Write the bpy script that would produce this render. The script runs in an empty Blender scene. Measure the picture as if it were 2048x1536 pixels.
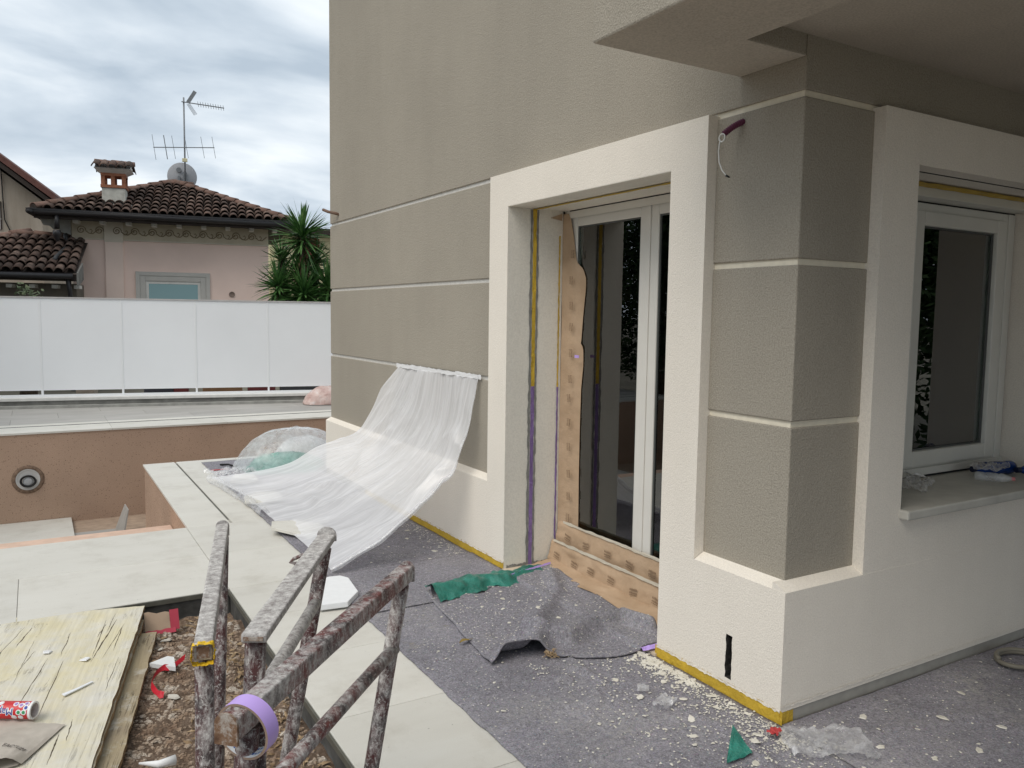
import bpy, bmesh, math, random
from mathutils import Vector, Matrix, noise
random.seed(7)
sc = bpy.context.scene
COL = sc.collection
V = Vector

# ------------------------------------------------------------------ camera
F = V((0.50999448, 0.85595167, -0.08516087)); U = V((0.03159584, 0.08029604, 0.99627017)); R = F.cross(U)
cam = bpy.data.cameras.new('camera'); camo = bpy.data.objects.new('camera', cam); COL.objects.link(camo)
m = Matrix.Identity(4)
for i in range(3):
    m[i][0] = R[i]; m[i][1] = U[i]; m[i][2] = -F[i]
m.translation = V((-2.47796, -2.06238, 1.6))
camo.matrix_world = m
cam.sensor_width = 36.0; cam.lens = 1606.5 * 36 / 2048; cam.clip_start = 0.05; cam.clip_end = 2000
sc.camera = camo

# ------------------------------------------------------------------ sky, sun, exposure
SUN_EL, SUN_AZ = math.radians(52), math.radians(249)   # azimuth from +Y clockwise: veiled sun to the left, a little behind the camera
w = bpy.data.worlds.new('World'); sc.world = w; w.use_nodes = True
nt = w.node_tree; nt.nodes.clear()
def WN(t, **k):
    n = nt.nodes.new(t)
    for a, b in k.items(): setattr(n, a, b)
    return n
wo = WN('ShaderNodeOutputWorld'); bg = WN('ShaderNodeBackground')
sky = WN('ShaderNodeTexSky', sky_type='NISHITA', sun_disc=False, sun_elevation=SUN_EL, sun_rotation=SUN_AZ)
sky.air_density = 1.0; sky.dust_density = 2.0
sk = WN('ShaderNodeVectorMath', operation='SCALE'); sk.inputs['Scale'].default_value = 0.09
tc = WN('ShaderNodeTexCoord'); sep = WN('ShaderNodeSeparateXYZ')
ab = WN('ShaderNodeMath', operation='ABSOLUTE'); ad = WN('ShaderNodeMath', operation='ADD'); ad.inputs[1].default_value = 0.30
dx = WN('ShaderNodeMath', operation='DIVIDE'); dy = WN('ShaderNodeMath', operation='DIVIDE'); cb = WN('ShaderNodeCombineXYZ')
rot = WN('ShaderNodeMapping'); rot.inputs['Rotation'].default_value = (0, 0, math.radians(22)); rot.inputs['Scale'].default_value = (1.0, 1.5, 1)
n1 = WN('ShaderNodeTexNoise'); n1.inputs['Scale'].default_value = 1.9; n1.inputs['Detail'].default_value = 7; n1.inputs['Roughness'].default_value = 0.50; n1.inputs['Distortion'].default_value = 0.25
n2 = WN('ShaderNodeTexNoise'); n2.inputs['Scale'].default_value = 0.55; n2.inputs['Detail'].default_value = 5
r1 = WN('ShaderNodeValToRGB'); e = r1.color_ramp
e.elements[0].position = 0.36; e.elements[0].color = (0.375, 0.445, 0.52, 1)
e.elements[1].position = 0.66; e.elements[1].color = (0.78, 0.82, 0.845, 1)
e.elements.new(0.48).color = (0.52, 0.585, 0.65, 1)
r2 = WN('ShaderNodeValToRGB'); r2.color_ramp.elements[0].position = 0.28; r2.color_ramp.elements[0].color = (0.72, 0.72, 0.72, 1); r2.color_ramp.elements[1].position = 0.42; r2.color_ramp.elements[1].color = (1, 1, 1, 1)
mx = WN('ShaderNodeMixRGB')
L = nt.links.new
L(tc.outputs['Generated'], sep.inputs[0]); L(sep.outputs['Z'], ab.inputs[0]); L(ab.outputs[0], ad.inputs[0])
L(sep.outputs['X'], dx.inputs[0]); L(ad.outputs[0], dx.inputs[1]); L(sep.outputs['Y'], dy.inputs[0]); L(ad.outputs[0], dy.inputs[1])
L(dx.outputs[0], cb.inputs[0]); L(dy.outputs[0], cb.inputs[1]); L(cb.outputs[0], rot.inputs[0])
L(rot.outputs[0], n1.inputs['Vector']); L(rot.outputs[0], n2.inputs['Vector']); L(n1.outputs['Fac'], r1.inputs[0]); L(n2.outputs['Fac'], r2.inputs[0])
L(sky.outputs[0], sk.inputs[0]); L(r2.outputs[0], mx.inputs[0]); L(sk.outputs[0], mx.inputs[1]); L(r1.outputs[0], mx.inputs[2])
L(mx.outputs[0], bg.inputs[0]); bg.inputs[1].default_value = 1.0; L(bg.outputs[0], wo.inputs[0])

sun = bpy.data.lights.new('sun', 'SUN'); suno = bpy.data.objects.new('sun', sun); COL.objects.link(suno)
sun.energy = 1.5; sun.angle = math.radians(40); sun.color = (1.0, 0.93, 0.84)
sd = V((math.sin(SUN_AZ) * math.cos(SUN_EL), math.cos(SUN_AZ) * math.cos(SUN_EL), math.sin(SUN_EL)))
suno.rotation_euler = sd.to_track_quat('Z', 'Y').to_euler()
vs = sc.view_settings; vs.view_transform = 'Standard'; vs.look = 'None'; vs.gamma = 1.0; vs.use_curve_mapping = False
vs.exposure = 0.42
sc.render.engine = 'CYCLES'
sc.cycles.max_bounces = 10; sc.cycles.transparent_max_bounces = 24

# ------------------------------------------------------------------ mesh helpers
class MB:
    def __init__(s): s.v = []; s.f = []
    def add(s, vs, fs):
        b = len(s.v); s.v += [tuple(x) for x in vs]; s.f += [tuple(b + i for i in f) for f in fs]; return s
    def box(s, x0, x1, y0, y1, z0, z1):
        return s.add([(x0,y0,z0),(x1,y0,z0),(x1,y1,z0),(x0,y1,z0),(x0,y0,z1),(x1,y0,z1),(x1,y1,z1),(x0,y1,z1)],
                     [(3,2,1,0),(4,5,6,7),(0,1,5,4),(1,2,6,5),(2,3,7,6),(3,0,4,7)])
    def prism(s, poly, axis, a, b):
        # poly: list of 2D points (other two axes in xyz order), counter-clockwise
        n = len(poly)
        def P(p, c):
            return {'x': (c, p[0], p[1]), 'y': (p[0], c, p[1]), 'z': (p[0], p[1], c)}[axis]
        vs = [P(p, a) for p in poly] + [P(p, b) for p in poly]
        fs = [tuple(range(n))[::-1], tuple(range(n, 2 * n))] + [(i, (i + 1) % n, n + (i + 1) % n, n + i) for i in range(n)]
        return s.add(vs, fs)
    def tube(s, path, r, n=10, cap=True, squash=1.0):
        P = [V(p) for p in path]; rr = r if isinstance(r, (list, tuple)) else [r] * len(P)
        up = None; vs = []; fs = []
        for i, p in enumerate(P):
            t = (P[min(i + 1, len(P) - 1)] - P[max(i - 1, 0)]).normalized()
            if up is None: up = V((0, 0, 1)) if abs(t.z) < .9 else V((1, 0, 0))
            a = t.cross(up)
            if a.length < 1e-5: a = t.orthogonal()
            a.normalize(); b = a.cross(t).normalized(); up = b
            for k in range(n):
                q = 2 * math.pi * k / n
                vs.append(p + a * math.cos(q) * rr[i] + b * math.sin(q) * rr[i] * squash)
        for i in range(len(P) - 1):
            for k in range(n):
                fs.append((i*n+k, i*n+(k+1) % n, (i+1)*n+(k+1) % n, (i+1)*n+k))
        if cap: fs += [tuple(range(n))[::-1], tuple((len(P)-1)*n + k for k in range(n))]
        return s.add(vs, fs)
    def bar(s, p, q, wd, h, up=(0, 0, 1)):
        p, q = V(p), V(q); t = (q - p).normalized(); a = t.cross(V(up)).normalized() * wd / 2; b = a.cross(t).normalized() * h / 2
        vs = [p-a-b, p+a-b, p+a+b, p-a+b, q-a-b, q+a-b, q+a+b, q-a+b]
        return s.add(vs, [(0,1,2,3),(7,6,5,4),(0,4,5,1),(1,5,6,2),(2,6,7,3),(3,7,4,0)])
    def lathe(s, prof, c, axis='z', n=24):
        vs = []; fs = []
        for r, h in prof:
            for k in range(n):
                q = 2*math.pi*k/n; x, y = r*math.cos(q), r*math.sin(q)
                vs.append({'z': (c[0]+x, c[1]+y, c[2]+h), 'y': (c[0]+x, c[1]+h, c[2]+y), 'x': (c[0]+h, c[1]+x, c[2]+y)}[axis])
        for i in range(len(prof)-1):
            for k in range(n): fs.append((i*n+k, i*n+(k+1) % n, (i+1)*n+(k+1) % n, (i+1)*n+k))
        return s.add(vs, fs)
    def grid(s, fn, nu, nv):
        vs = [fn(i/nu, j/nv) for j in range(nv+1) for i in range(nu+1)]
        return s.add(vs, [(j*(nu+1)+i, j*(nu+1)+i+1, (j+1)*(nu+1)+i+1, (j+1)*(nu+1)+i) for j in range(nv) for i in range(nu)])
    def mesh(s, name, mat, smooth=False):
        me = bpy.data.meshes.new(name); me.from_pydata(s.v, [], s.f)
        bm = bmesh.new(); bm.from_mesh(me); bmesh.ops.recalc_face_normals(bm, faces=bm.faces); bm.to_mesh(me); bm.free()
        me.materials.append(mat)
        if smooth: me.shade_smooth()
        return me

def obj(name, me, parent=None, local=False):
    o = bpy.data.objects.new(name, me); COL.objects.link(o)
    if parent:
        o.parent = parent
        if not local:
            mw = parent.matrix_basis.copy(); p = parent.parent
            while p: mw = p.matrix_basis @ mw; p = p.parent
            o.matrix_parent_inverse = mw.inverted()
    return o
def part(name, mb, mat, parent=None, smooth=False, bevel=0, local=False, seg=2, label=None):
    o = obj(name, mb.mesh(name, mat, smooth), parent, local)
    if bevel:
        b = o.modifiers.new('bevel', 'BEVEL'); b.width = bevel; b.segments = seg; b.limit_method = 'ANGLE'; b.angle_limit = math.radians(40)
        b.harden_normals = False
    if label: o['label'] = label
    return o
def tag(o, label, cat, group=None):
    o['label'] = label; o['category'] = cat
    if group: o['group'] = group
    return o
def thing(name, label, cat, loc=(0, 0, 0), rotz=0, group=None):
    o = bpy.data.objects.new(name, None); COL.objects.link(o); o.empty_display_size = .1
    o.location = loc; o.rotation_euler = (0, 0, rotz); return tag(o, label, cat, group)
def struct(o): o['kind'] = 'structure'; return o
def stuff(o, label=None, cat=None):
    o['kind'] = 'stuff'
    if label: o['label'] = label
    if cat: o['category'] = cat
    return o
def nz(x, y, z=0.0): return noise.noise(V((x, y, z)))

# ------------------------------------------------------------------ material helpers
class M:
    def __init__(s, name, rough=0.8, spec=0.3):
        s.m = bpy.data.materials.new(name); s.m.use_nodes = True; s.t = s.m.node_tree
        s.b = s.t.nodes['Principled BSDF']; s.out = s.t.nodes['Material Output']
        s.b.inputs['Roughness'].default_value = rough; s.b.inputs['Specular IOR Level'].default_value = spec
        s._pos = None
    def n(s, t, **k):
        n = s.t.nodes.new('ShaderNode' + t)
        for a, b in k.items():
            if a in ('operation', 'blend_type', 'feature', 'interpolation', 'distance', 'data_type', 'wave_type', 'noise_dimensions', 'bands_direction'): setattr(n, a, b)
            else: n.inputs[a.replace('_', ' ')].default_value = b
        return n
    def l(s, a, b): s.t.links.new(a, b)
    def pos(s, scale=(1, 1, 1), rot=(0, 0, 0), obj=False):
        if obj: g = s.n('TexCoord').outputs['Object']
        else: g = s.n('NewGeometry').outputs['Position']
        mp = s.n('Mapping'); mp.inputs['Scale'].default_value = scale; mp.inputs['Rotation'].default_value = rot
        s.l(g, mp.inputs[0]); return mp.outputs[0]
    def noise(s, scale, detail=4, rough=.55, vec=None, dist=0.0):
        n = s.n('TexNoise', Scale=scale, Detail=detail, Roughness=rough, Distortion=dist)
        s.l(vec if vec is not None else s.pos(), n.inputs['Vector']); return n.outputs['Fac']
    def ramp(s, fac, stops, const=False):
        r = s.n('ValToRGB'); e = r.color_ramp
        if const: e.interpolation = 'CONSTANT'
        while len(e.elements) > 2: e.elements.remove(e.elements[-1])
        for i, (p, c) in enumerate(stops):
            c = (c, c, c, 1) if isinstance(c, (int, float)) else (*c, 1)
            el = e.elements[i] if i < 2 else e.elements.new(p)
            el.position = p; el.color = c
        s.l(fac, r.inputs[0]); return r.outputs[0]
    def mix(s, fac, a, b, blend='MIX'):
        n = s.n('MixRGB', blend_type=blend)
        for k, x in ((0, fac), (1, a), (2, b)):
            if isinstance(x, (int, float)): n.inputs[k].default_value = x if k == 0 else (x, x, x, 1)
            elif isinstance(x, tuple): n.inputs[k].default_value = (*x, 1)
            else: s.l(x, n.inputs[k])
        return n.outputs[0]
    def math(s, op, a, b=0.0):
        n = s.n('Math', operation=op)
        for k, x in ((0, a), (1, b)):
            if isinstance(x, (int, float)): n.inputs[k].default_value = x
            else: s.l(x, n.inputs[k])
        return n.outputs[0]
    def rnd(s): return s.n('ObjectInfo').outputs['Random']
    def color(s, c):
        if isinstance(c, tuple): s.b.inputs['Base Color'].default_value = (*c, 1)
        else: s.l(c, s.b.inputs['Base Color'])
        return s
    def bump(s, h, strength=.5, dist=.002, prev=None):
        b = s.n('Bump', Strength=strength, Distance=dist); s.l(h, b.inputs['Height'])
        if prev is not None: s.l(prev, b.inputs['Normal'])
        s.l(b.outputs[0], s.b.inputs['Normal']); return b.outputs[0]
    def rough(s, x): s.l(x, s.b.inputs['Roughness']); return s

def plain(name, c, rough=.7, var=.08, scale=6, bump=0.0, spec=.3):
    a = M(name, rough, spec)
    f = a.noise(scale, 5)
    a.color(a.mix(1.0, c, a.ramp(f, [(.3, 1 - var), (.7, 1 + var)]), 'MULTIPLY'))
    if bump: a.bump(a.noise(scale * 18, 3), bump, .002)
    return a.m

def stucco(name, c, grain=.9, mott=.05, scale=165, cg=.10):
    a = M(name, .93, .15)
    big = a.noise(1.1, 4, .6); st = a.noise(1.0, 4, .6, a.pos((3.5, 3.5, .5)))
    fine = a.noise(scale, 2, .6); mid = a.noise(scale * .35, 3, .6)
    c1 = a.mix(1.0, c, a.ramp(big, [(.3, 1 - mott), (.7, 1 + mott)]), 'MULTIPLY')
    c1 = a.mix(1.0, c1, a.ramp(st, [(.3, 1 - mott * .6), (.7, 1 + mott * .6)]), 'MULTIPLY')
    c1 = a.mix(1.0, c1, a.ramp(fine, [(.3, 1 - 1.6 * cg), (.65, 1 + cg)]), 'MULTIPLY')
    spots = a.noise(38, 2, .5)
    c1 = a.mix(a.ramp(spots, [(.74, 0.0), (.80, .25)]), c1, tuple(x * .6 for x in c))
    a.color(c1)
    a.bump(a.math('ADD', fine, a.math('MULTIPLY', mid, .8)), grain, .004)
    return a.m

TAUPE = stucco('taupe_stucco', (.35, .318, .264), .8, .05, 150, .12)
TAUPE_SMOOTH = stucco('taupe_soffit_render', (.455, .41, .345), .35, .06, 120)
CREAM = stucco('cream_stucco', (.79, .735, .65), .55, .035, 160, .05)
REVEAL = stucco('reveal_render', (.78, .74, .66), .3, .06, 90, .04)
GROOVE = plain('groove_paint', (.76, .70, .57), .75, .06, 30)
GROOVE_W = plain('groove_paint_white', (.66, .645, .605), .75, .08, 30)
PVC = plain('white_window_frame', (.70, .68, .63), .35, .03, 5, spec=.5)
PVC_W = plain('window_frame', (.66, .65, .60), .4, .03, 5, spec=.5)
BLACK = plain('black_gasket', (.012, .012, .012), .6)
GREYSKIRT = plain('grey_skirting_tile', (.36, .345, .31), .6, .08, 20)

def tape(name, c):
    a = M(name, .55, .4); f = a.noise(9, 4); a.color(a.mix(1.0, c, a.ramp(f, [(.3, .8), (.7, 1.12)]), 'MULTIPLY')); a.bump(a.noise(38, 5, .65), 1.0, .008); return a.m
YELLOW = tape('yellow_masking_tape', (.58, .385, .04))
PURPLE = tape('purple_masking_tape', (.24, .155, .36))
LILAC = plain('lilac_tape', (.50, .35, .76), .45, .05)

a = M('pale_stone_tile', .55, .35)
v1 = a.noise(2.2, 6, .6, a.pos((.6, 3.0, 1)), .6); v2 = a.noise(300, 2)
c = a.ramp(v1, [(.25, (.585, .565, .51)), (.5, (.62, .60, .545)), (.75, (.645, .63, .58))])
c = a.mix(1.0, c, a.ramp(a.rnd(), [(0, .955), (1, 1.03)]), 'MULTIPLY')
dirt = a.ramp(a.noise(3.1, 8, .72), [(.50, 0.0), (.72, .5)])
c = a.mix(dirt, c, (.42, .39, .33)); c = a.mix(a.ramp(a.noise(55, 3), [(.70, 0.), (.74, .7)]), c, (.20, .185, .16))
c = a.mix(.5, c, a.mix(1.0, c, a.ramp(v2, [(.3, .9), (.7, 1.1)]), 'MULTIPLY'))
a.color(c); a.rough(a.ramp(v1, [(0, .45), (1, .65)])); a.bump(a.noise(180, 3), .12, .002)
TILE = a.m
a = M('grey_stone_tile', .55, .3)
c = a.ramp(a.noise(1.6, 6, .65, a.pos((.7, 2.4, 1))), [(.25, (.32, .305, .285)), (.5, (.385, .37, .345)), (.75, (.45, .43, .41))])
a.color(a.mix(1.0, c, a.ramp(a.rnd(), [(0, .92), (1, 1.05)]), 'MULTIPLY')); TILE_GREY = a.m
TILE_EDGE = plain('cut_tile_edge', (.33, .315, .27), .8, .2, 20, .3)
MORTAR = plain('dark_mortar', (.075, .073, .068), .95, .35, 14, .8)
GROUT = plain('grout', (.36, .345, .31), .9, .1, 30)
SLOT = plain('drain_slot_metal', (.11, .105, .085), .6, .2, 20)

a = M('grey_felt', .97, .1)
fb = a.noise(120, 3, .8); fc = a.noise(48, 4, .85)
c = a.ramp(fb, [(.32, (.085, .082, .090)), (.5, (.205, .200, .212)), (.68, (.40, .392, .408))])
c = a.mix(.45, c, a.ramp(fc, [(.32, (.08, .077, .085)), (.5, (.225, .218, .232)), (.68, (.40, .39, .405))]))
vo = a.n('TexVoronoi', Scale=85.0); a.l(a.pos(), vo.inputs['Vector'])
hs = a.n('HueSaturation', Saturation=.45, Value=.34); a.l(vo.outputs['Color'], hs.inputs['Color'])
c = a.mix(a.ramp(vo.outputs['Distance'], [(.16, .7), (.30, 0.)]), c, hs.outputs[0])
vw = a.n('TexVoronoi', Scale=60.0); a.l(a.pos((1, 1, 1), (.3, .2, .5)), vw.inputs['Vector']); sw = a.n('SeparateColor'); a.l(vw.outputs['Color'], sw.inputs[0])
c = a.mix(a.math('MULTIPLY', a.ramp(vw.outputs['Distance'], [(.16, 1.), (.22, 0.)]), a.ramp(sw.outputs[0], [(.82, 0.), (.86, 1.)])), c, (.55, .53, .50))
c = a.mix(1.0, c, a.ramp(a.noise(1.7, 5, .6), [(.3, .92), (.7, 1.35)]), 'MULTIPLY')
c = a.mix(1.0, c, (1.0, .985, 1.025), 'MULTIPLY')
dust = a.math('MULTIPLY', a.ramp(a.noise(1.4, 6, .65), [(.50, 0.), (.72, .75)]), a.ramp(a.noise(55, 4, .7), [(.42, 0.), (.62, 1.)]))
c = a.mix(dust, c, (.44, .425, .39))
mud = a.math('MULTIPLY', a.ramp(a.noise(7, 4, .6, a.pos((1, 1, 1), (0, 0, 1.2))), [(.66, 0.), (.74, .6)]), a.ramp(a.noise(60, 3), [(.35, 0.), (.6, 1.)]))
c = a.mix(mud, c, (.30, .265, .20))
a.color(c); a.bump(a.math('ADD', fb, fc), .9, .006)
FELT = a.m
a = M('green_film', .28, .5); a.color(a.ramp(a.noise(14, 5), [(.3, (.008, .115, .085)), (.7, (.03, .24, .185))])); a.bump(a.noise(22, 6, .65), .8, .02); GREEN = a.m

a = M('pool_wall_terrazzo', .85, .2)
c = a.ramp(a.noise(120, 3, .7), [(.3, (.33, .22, .155)), (.55, (.44, .31, .23)), (.7, (.52, .385, .295))])
vo = a.n('TexVoronoi', Scale=55.0); a.l(a.pos(), vo.inputs['Vector'])
sp = a.n('SeparateColor'); a.l(vo.outputs['Color'], sp.inputs[0])
chip = a.math('MULTIPLY', a.ramp(vo.outputs['Distance'], [(.28, 1.), (.34, 0.)]), a.ramp(sp.outputs[0], [(.62, 0.), (.66, .6)]))
c = a.mix(chip, c, a.ramp(sp.outputs[1], [(.15, (.08, .045, .03)), (.5, (.20, .12, .06)), (.85, (.42, .31, .20))]))
c = a.mix(1.0, c, a.ramp(a.noise(.9, 4), [(.3, .88), (.7, 1.1)]), 'MULTIPLY')
a.color(c); a.bump(a.noise(90, 3), .4, .003); POOL = a.m
PINKPLASTER = plain('pink_plaster', (.62, .44, .34), .85, .1, 12, .2)
POOLFLOOR = plain('pool_floor_screed', (.36, .27, .20), .85, .18, 9, .3)
CONC = plain('grey_concrete', (.33, .325, .30), .9, .2, 7, .4)
CONC_D = plain('dark_grey_concrete', (.20, .195, .18), .9, .3, 5, .4)  # darker tone of the plain grey concrete

a = M('soil', .98, .1)
c = a.ramp(a.noise(26, 8, .72), [(.28, (.13, .088, .062)), (.5, (.26, .185, .135)), (.64, (.36, .27, .205)), (.78, (.50, .41, .33))])
a.color(a.mix(1.0, c, a.ramp(a.noise(2.5, 4), [(.3, .75), (.7, 1.2)]), 'MULTIPLY')); a.bump(a.noise(70, 8, .75), 1.0, .03); SOIL = a.m
a = M('pebble', .95, .15); r = a.rnd()
c = a.ramp(a.noise(9, 2, .5), [(.32, (.20, .135, .095)), (.46, (.32, .235, .17)), (.55, (.40, .32, .25)), (.66, (.54, .48, .41))])
a.color(a.mix(1.0, c, a.ramp(a.noise(60, 4), [(.3, .75), (.7, 1.15)]), 'MULTIPLY')); a.bump(a.noise(80, 4), .5, .004); PEBBLE = a.m
a = M('dry_leaf', .8, .2); a.color(a.ramp(a.noise(14, 3), [(.3, (.20, .13, .075)), (.6, (.38, .275, .165)), (.8, (.50, .41, .29))])); LEAF = a.m
GROUND = plain('distant_ground', (.16, .15, .12), .95, .3, .6, .3)

def plywood(name, c0, c1, crack):
    a = M(name, .88, .2)
    q = a.pos((1, 1, 1), (0, 0, 0), obj=True)
    st = a.n('Mapping'); st.inputs['Scale'].default_value = (10, .6, 1); a.l(q, st.inputs[0])
    g = a.noise(1.0, 7, .62, st.outputs[0], .55)
    st2 = a.n('Mapping'); st2.inputs['Scale'].default_value = (60, 3.0, 1); a.l(q, st2.inputs[0])
    g2 = a.noise(1.0, 5, .6, st2.outputs[0], .3)
    c = a.mix(a.ramp(a.noise(3.2, 6, .65, q), [(.38, 0.), (.62, 1.)]), c0, c1)
    c = a.mix(a.ramp(a.noise(7, 5, .7, q), [(.52, 0.), (.7, .7)]), c, (.60, .585, .54))
    c = a.mix(1.0, c, a.ramp(g2, [(.25, .84), (.7, 1.06)]), 'MULTIPLY')
    d = a.math('ABSOLUTE', a.math('SUBTRACT', g, .5))
    k = a.ramp(d, [(.002, 1.), (.007, 0.)]); k = a.math('MULTIPLY', k, a.ramp(a.noise(4, 3, .5, q), [(.47, 0.), (.55, crack)]))
    c = a.mix(k, c, (.13, .105, .07)); spot = a.ramp(a.noise(38, 3, .6, q), [(.70, 0.), (.74, .8)])
    c = a.mix(spot, c, (.22, .18, .11)); a.color(c)
    b = a.bump(a.math('SUBTRACT', a.math('MULTIPLY', g2, .35), k), .9, .006); return a.m
PLY = plywood('yellowed_white_plywood', (.66, .60, .42), (.68, .655, .59), .22)
PLY2 = plywood('dirty_plywood', (.40, .33, .21), (.33, .27, .19), .5)
PLY_EDGE = plain('plywood_edge', (.28, .19, .105), .9, .4, 22, .7)

def rusty(name, plaster, red=(.085, .020, .019)):
    a = M(name, .6, .35)
    q = a.pos()
    p1 = a.math('ADD', a.math('MULTIPLY', a.noise(48, 9, .82, a.pos((1, 1, .4)), .4), .68), a.math('MULTIPLY', a.noise(5, 4, .6), .32)); p2 = a.noise(130, 4, .7, q)
    base = a.mix(a.ramp(a.noise(19, 5, .6), [(.42, 0.), (.62, 1.)]), red, (.055, .042, .042))
    base = a.mix(a.ramp(p2, [(.55, 0.), (.62, .85)]), base, (.44, .42, .40))
    pl = a.mix(a.ramp(a.noise(60, 6, .75), [(.35, 0.), (.65, 1.)]), (.25, .225, .215), (.72, .70, .67))
    c = a.mix(a.ramp(p1, [(plaster - .05, 0.), (plaster + .07, .95)]), base, pl)
    a.color(c); a.bump(a.math('ADD', p1, a.math('MULTIPLY', p2, .5)), .8, .006)
    a.rough(a.ramp(p1, [(plaster, .42), (plaster + .07, .9)])); return a.m
RAIL_P = rusty('plaster_caked_steel', .385); RAIL_M = rusty('splashed_red_steel', .495, (.15, .035, .03)); LEG_R = rusty('dark_red_steel', .525, (.075, .02, .02))
a = M('rust', .85, .2); a.color(a.ramp(a.noise(45, 6, .7), [(.3, (.10, .055, .035)), (.5, (.20, .12, .075)), (.58, (.34, .29, .25)), (.7, (.48, .45, .41))])); a.bump(a.noise(90, 4), .5, .003); RUST = a.m

# translucent plastic films
def film(name, opac, var, tint=(.93, .94, .97), rough=.35, stretch=(3, 3, 3), bump=.5, trans=.42, gloss=.10):
    a = M(name); t = a.t; t.nodes.remove(a.b)
    d = a.n('BsdfDiffuse'); d.inputs[0].default_value = (*tint, 1); tr = a.n('BsdfTranslucent'); tr.inputs[0].default_value = (*tint, 1)
    gl = a.n('BsdfGlossy', Roughness=rough); tp = a.n('BsdfTransparent')
    m1 = a.n('MixShader'); m1.inputs[0].default_value = trans; a.l(d.outputs[0], m1.inputs[1]); a.l(tr.outputs[0], m1.inputs[2])
    m2 = a.n('MixShader'); m2.inputs[0].default_value = gloss; a.l(m1.outputs[0], m2.inputs[1]); a.l(gl.outputs[0], m2.inputs[2])
    f = a.ramp(a.noise(4, 6, .65, a.pos(stretch), .4), [(.3, max(0, opac - var)), (.7, min(1, opac + var))])
    m3 = a.n('MixShader'); a.l(f, m3.inputs[0]); a.l(tp.outputs[0], m3.inputs[1]); a.l(m2.outputs[0], m3.inputs[2])
    b = a.n('Bump', Strength=bump, Distance=.01); a.l(a.noise(22, 6, .6, a.pos(stretch), .3), b.inputs['Height'])
    for nn in (d, tr, gl): a.l(b.outputs[0], nn.inputs['Normal'])
    a.l(m3.outputs[0], a.out.inputs[0]); return a.m
def sheet_film():
    a = M('white_plastic_film'); a.t.nodes.remove(a.b)
    uv = a.n('TexCoord').outputs['UV']
    def st(sx_, sy_, sh=0.0):
        mp = a.n('Mapping'); mp.inputs['Scale'].default_value = (sx_, sy_, 1); mp.inputs['Rotation'].default_value = (0, 0, sh); a.l(uv, mp.inputs[0]); return mp.outputs[0]
    w1 = a.noise(1.0, 3, .5, st(13, 1.1, .10), .6); w2 = a.noise(1.0, 3, .5, st(30, 2.0, -.15), .5); w3 = a.noise(1.0, 4, .55, st(6, 4), .6)
    def rdg(x_): return a.math('SUBTRACT', 1.0, a.math('MULTIPLY', a.math('ABSOLUTE', a.math('SUBTRACT', x_, .5)), 4.0))
    h = a.math('ADD', rdg(w1), a.math('ADD', a.math('MULTIPLY', rdg(w2), .5), a.math('MULTIPLY', rdg(w3), .7)))
    d = a.n('BsdfDiffuse'); d.inputs[0].default_value = (.97, .97, .985, 1); tr = a.n('BsdfTranslucent'); tr.inputs[0].default_value = (.97, .97, .985, 1)
    gl = a.n('BsdfGlossy', Roughness=.32); tp = a.n('BsdfTransparent'); tp.inputs[0].default_value = (.96, .96, .97, 1)
    m1 = a.n('MixShader'); m1.inputs[0].default_value = .3; a.l(d.outputs[0], m1.inputs[1]); a.l(tr.outputs[0], m1.inputs[2])
    m2 = a.n('MixShader'); m2.inputs[0].default_value = .08; a.l(m1.outputs[0], m2.inputs[1]); a.l(gl.outputs[0], m2.inputs[2])
    f = a.math('ADD', a.ramp(w1, [(.38, .62), (.5, .75), (.62, .62)]), a.ramp(w2, [(.46, 0.), (.5, .08), (.54, 0.)]))
    m3 = a.n('MixShader'); a.l(f, m3.inputs[0]); a.l(tp.outputs[0], m3.inputs[1]); a.l(m2.outputs[0], m3.inputs[2])
    b = a.n('Bump', Strength=.16, Distance=.012); a.l(h, b.inputs['Height'])
    for nn in (d, tr, gl): a.l(b.outputs[0], nn.inputs['Normal'])
    a.l(m3.outputs[0], a.out.inputs[0]); return a.m
SHEET = sheet_film()
CLEAR = film('clear_plastic_film', .36, .20, (.93, .95, .97), .15, (2.6, 2.6, 2.6), bump=.35)
WRAP = film('crumpled_clear_film', .42, .26, (.95, .95, .96), .10, (5, 5, 5), gloss=.22)
a = M('kraft_paper', .8, .2); c = a.ramp(a.noise(6, 5), [(.3, (.40, .28, .18)), (.7, (.49, .355, .24))]); a.color(c); a.bump(a.noise(9, 5, .55), .7, .02); KRAFT = a.m
PAPERINK = plain('paper_print', (.21, .14, .085), .8)
GLASS = M('window_glass', .0, .5)
GLASS.b.inputs['Transmission Weight'].default_value = 0; t = GLASS.t; t.nodes.remove(GLASS.b)
gl = GLASS.n('BsdfGlossy', Roughness=.0); gl.inputs[0].default_value = (1, 1, 1, 1); tp = GLASS.n('BsdfTransparent'); tp.inputs[0].default_value = (.80, .86, .83, 1)
fr = GLASS.n('Fresnel', IOR=1.5); f2 = GLASS.math('MULTIPLY', fr.outputs[0], 2.3); ms = GLASS.n('MixShader'); GLASS.l(f2, ms.inputs[0]); GLASS.l(tp.outputs[0], ms.inputs[1]); GLASS.l(gl.outputs[0], ms.inputs[2]); GLASS.l(ms.outputs[0], GLASS.out.inputs[0]); GLASS = GLASS.m

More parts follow.
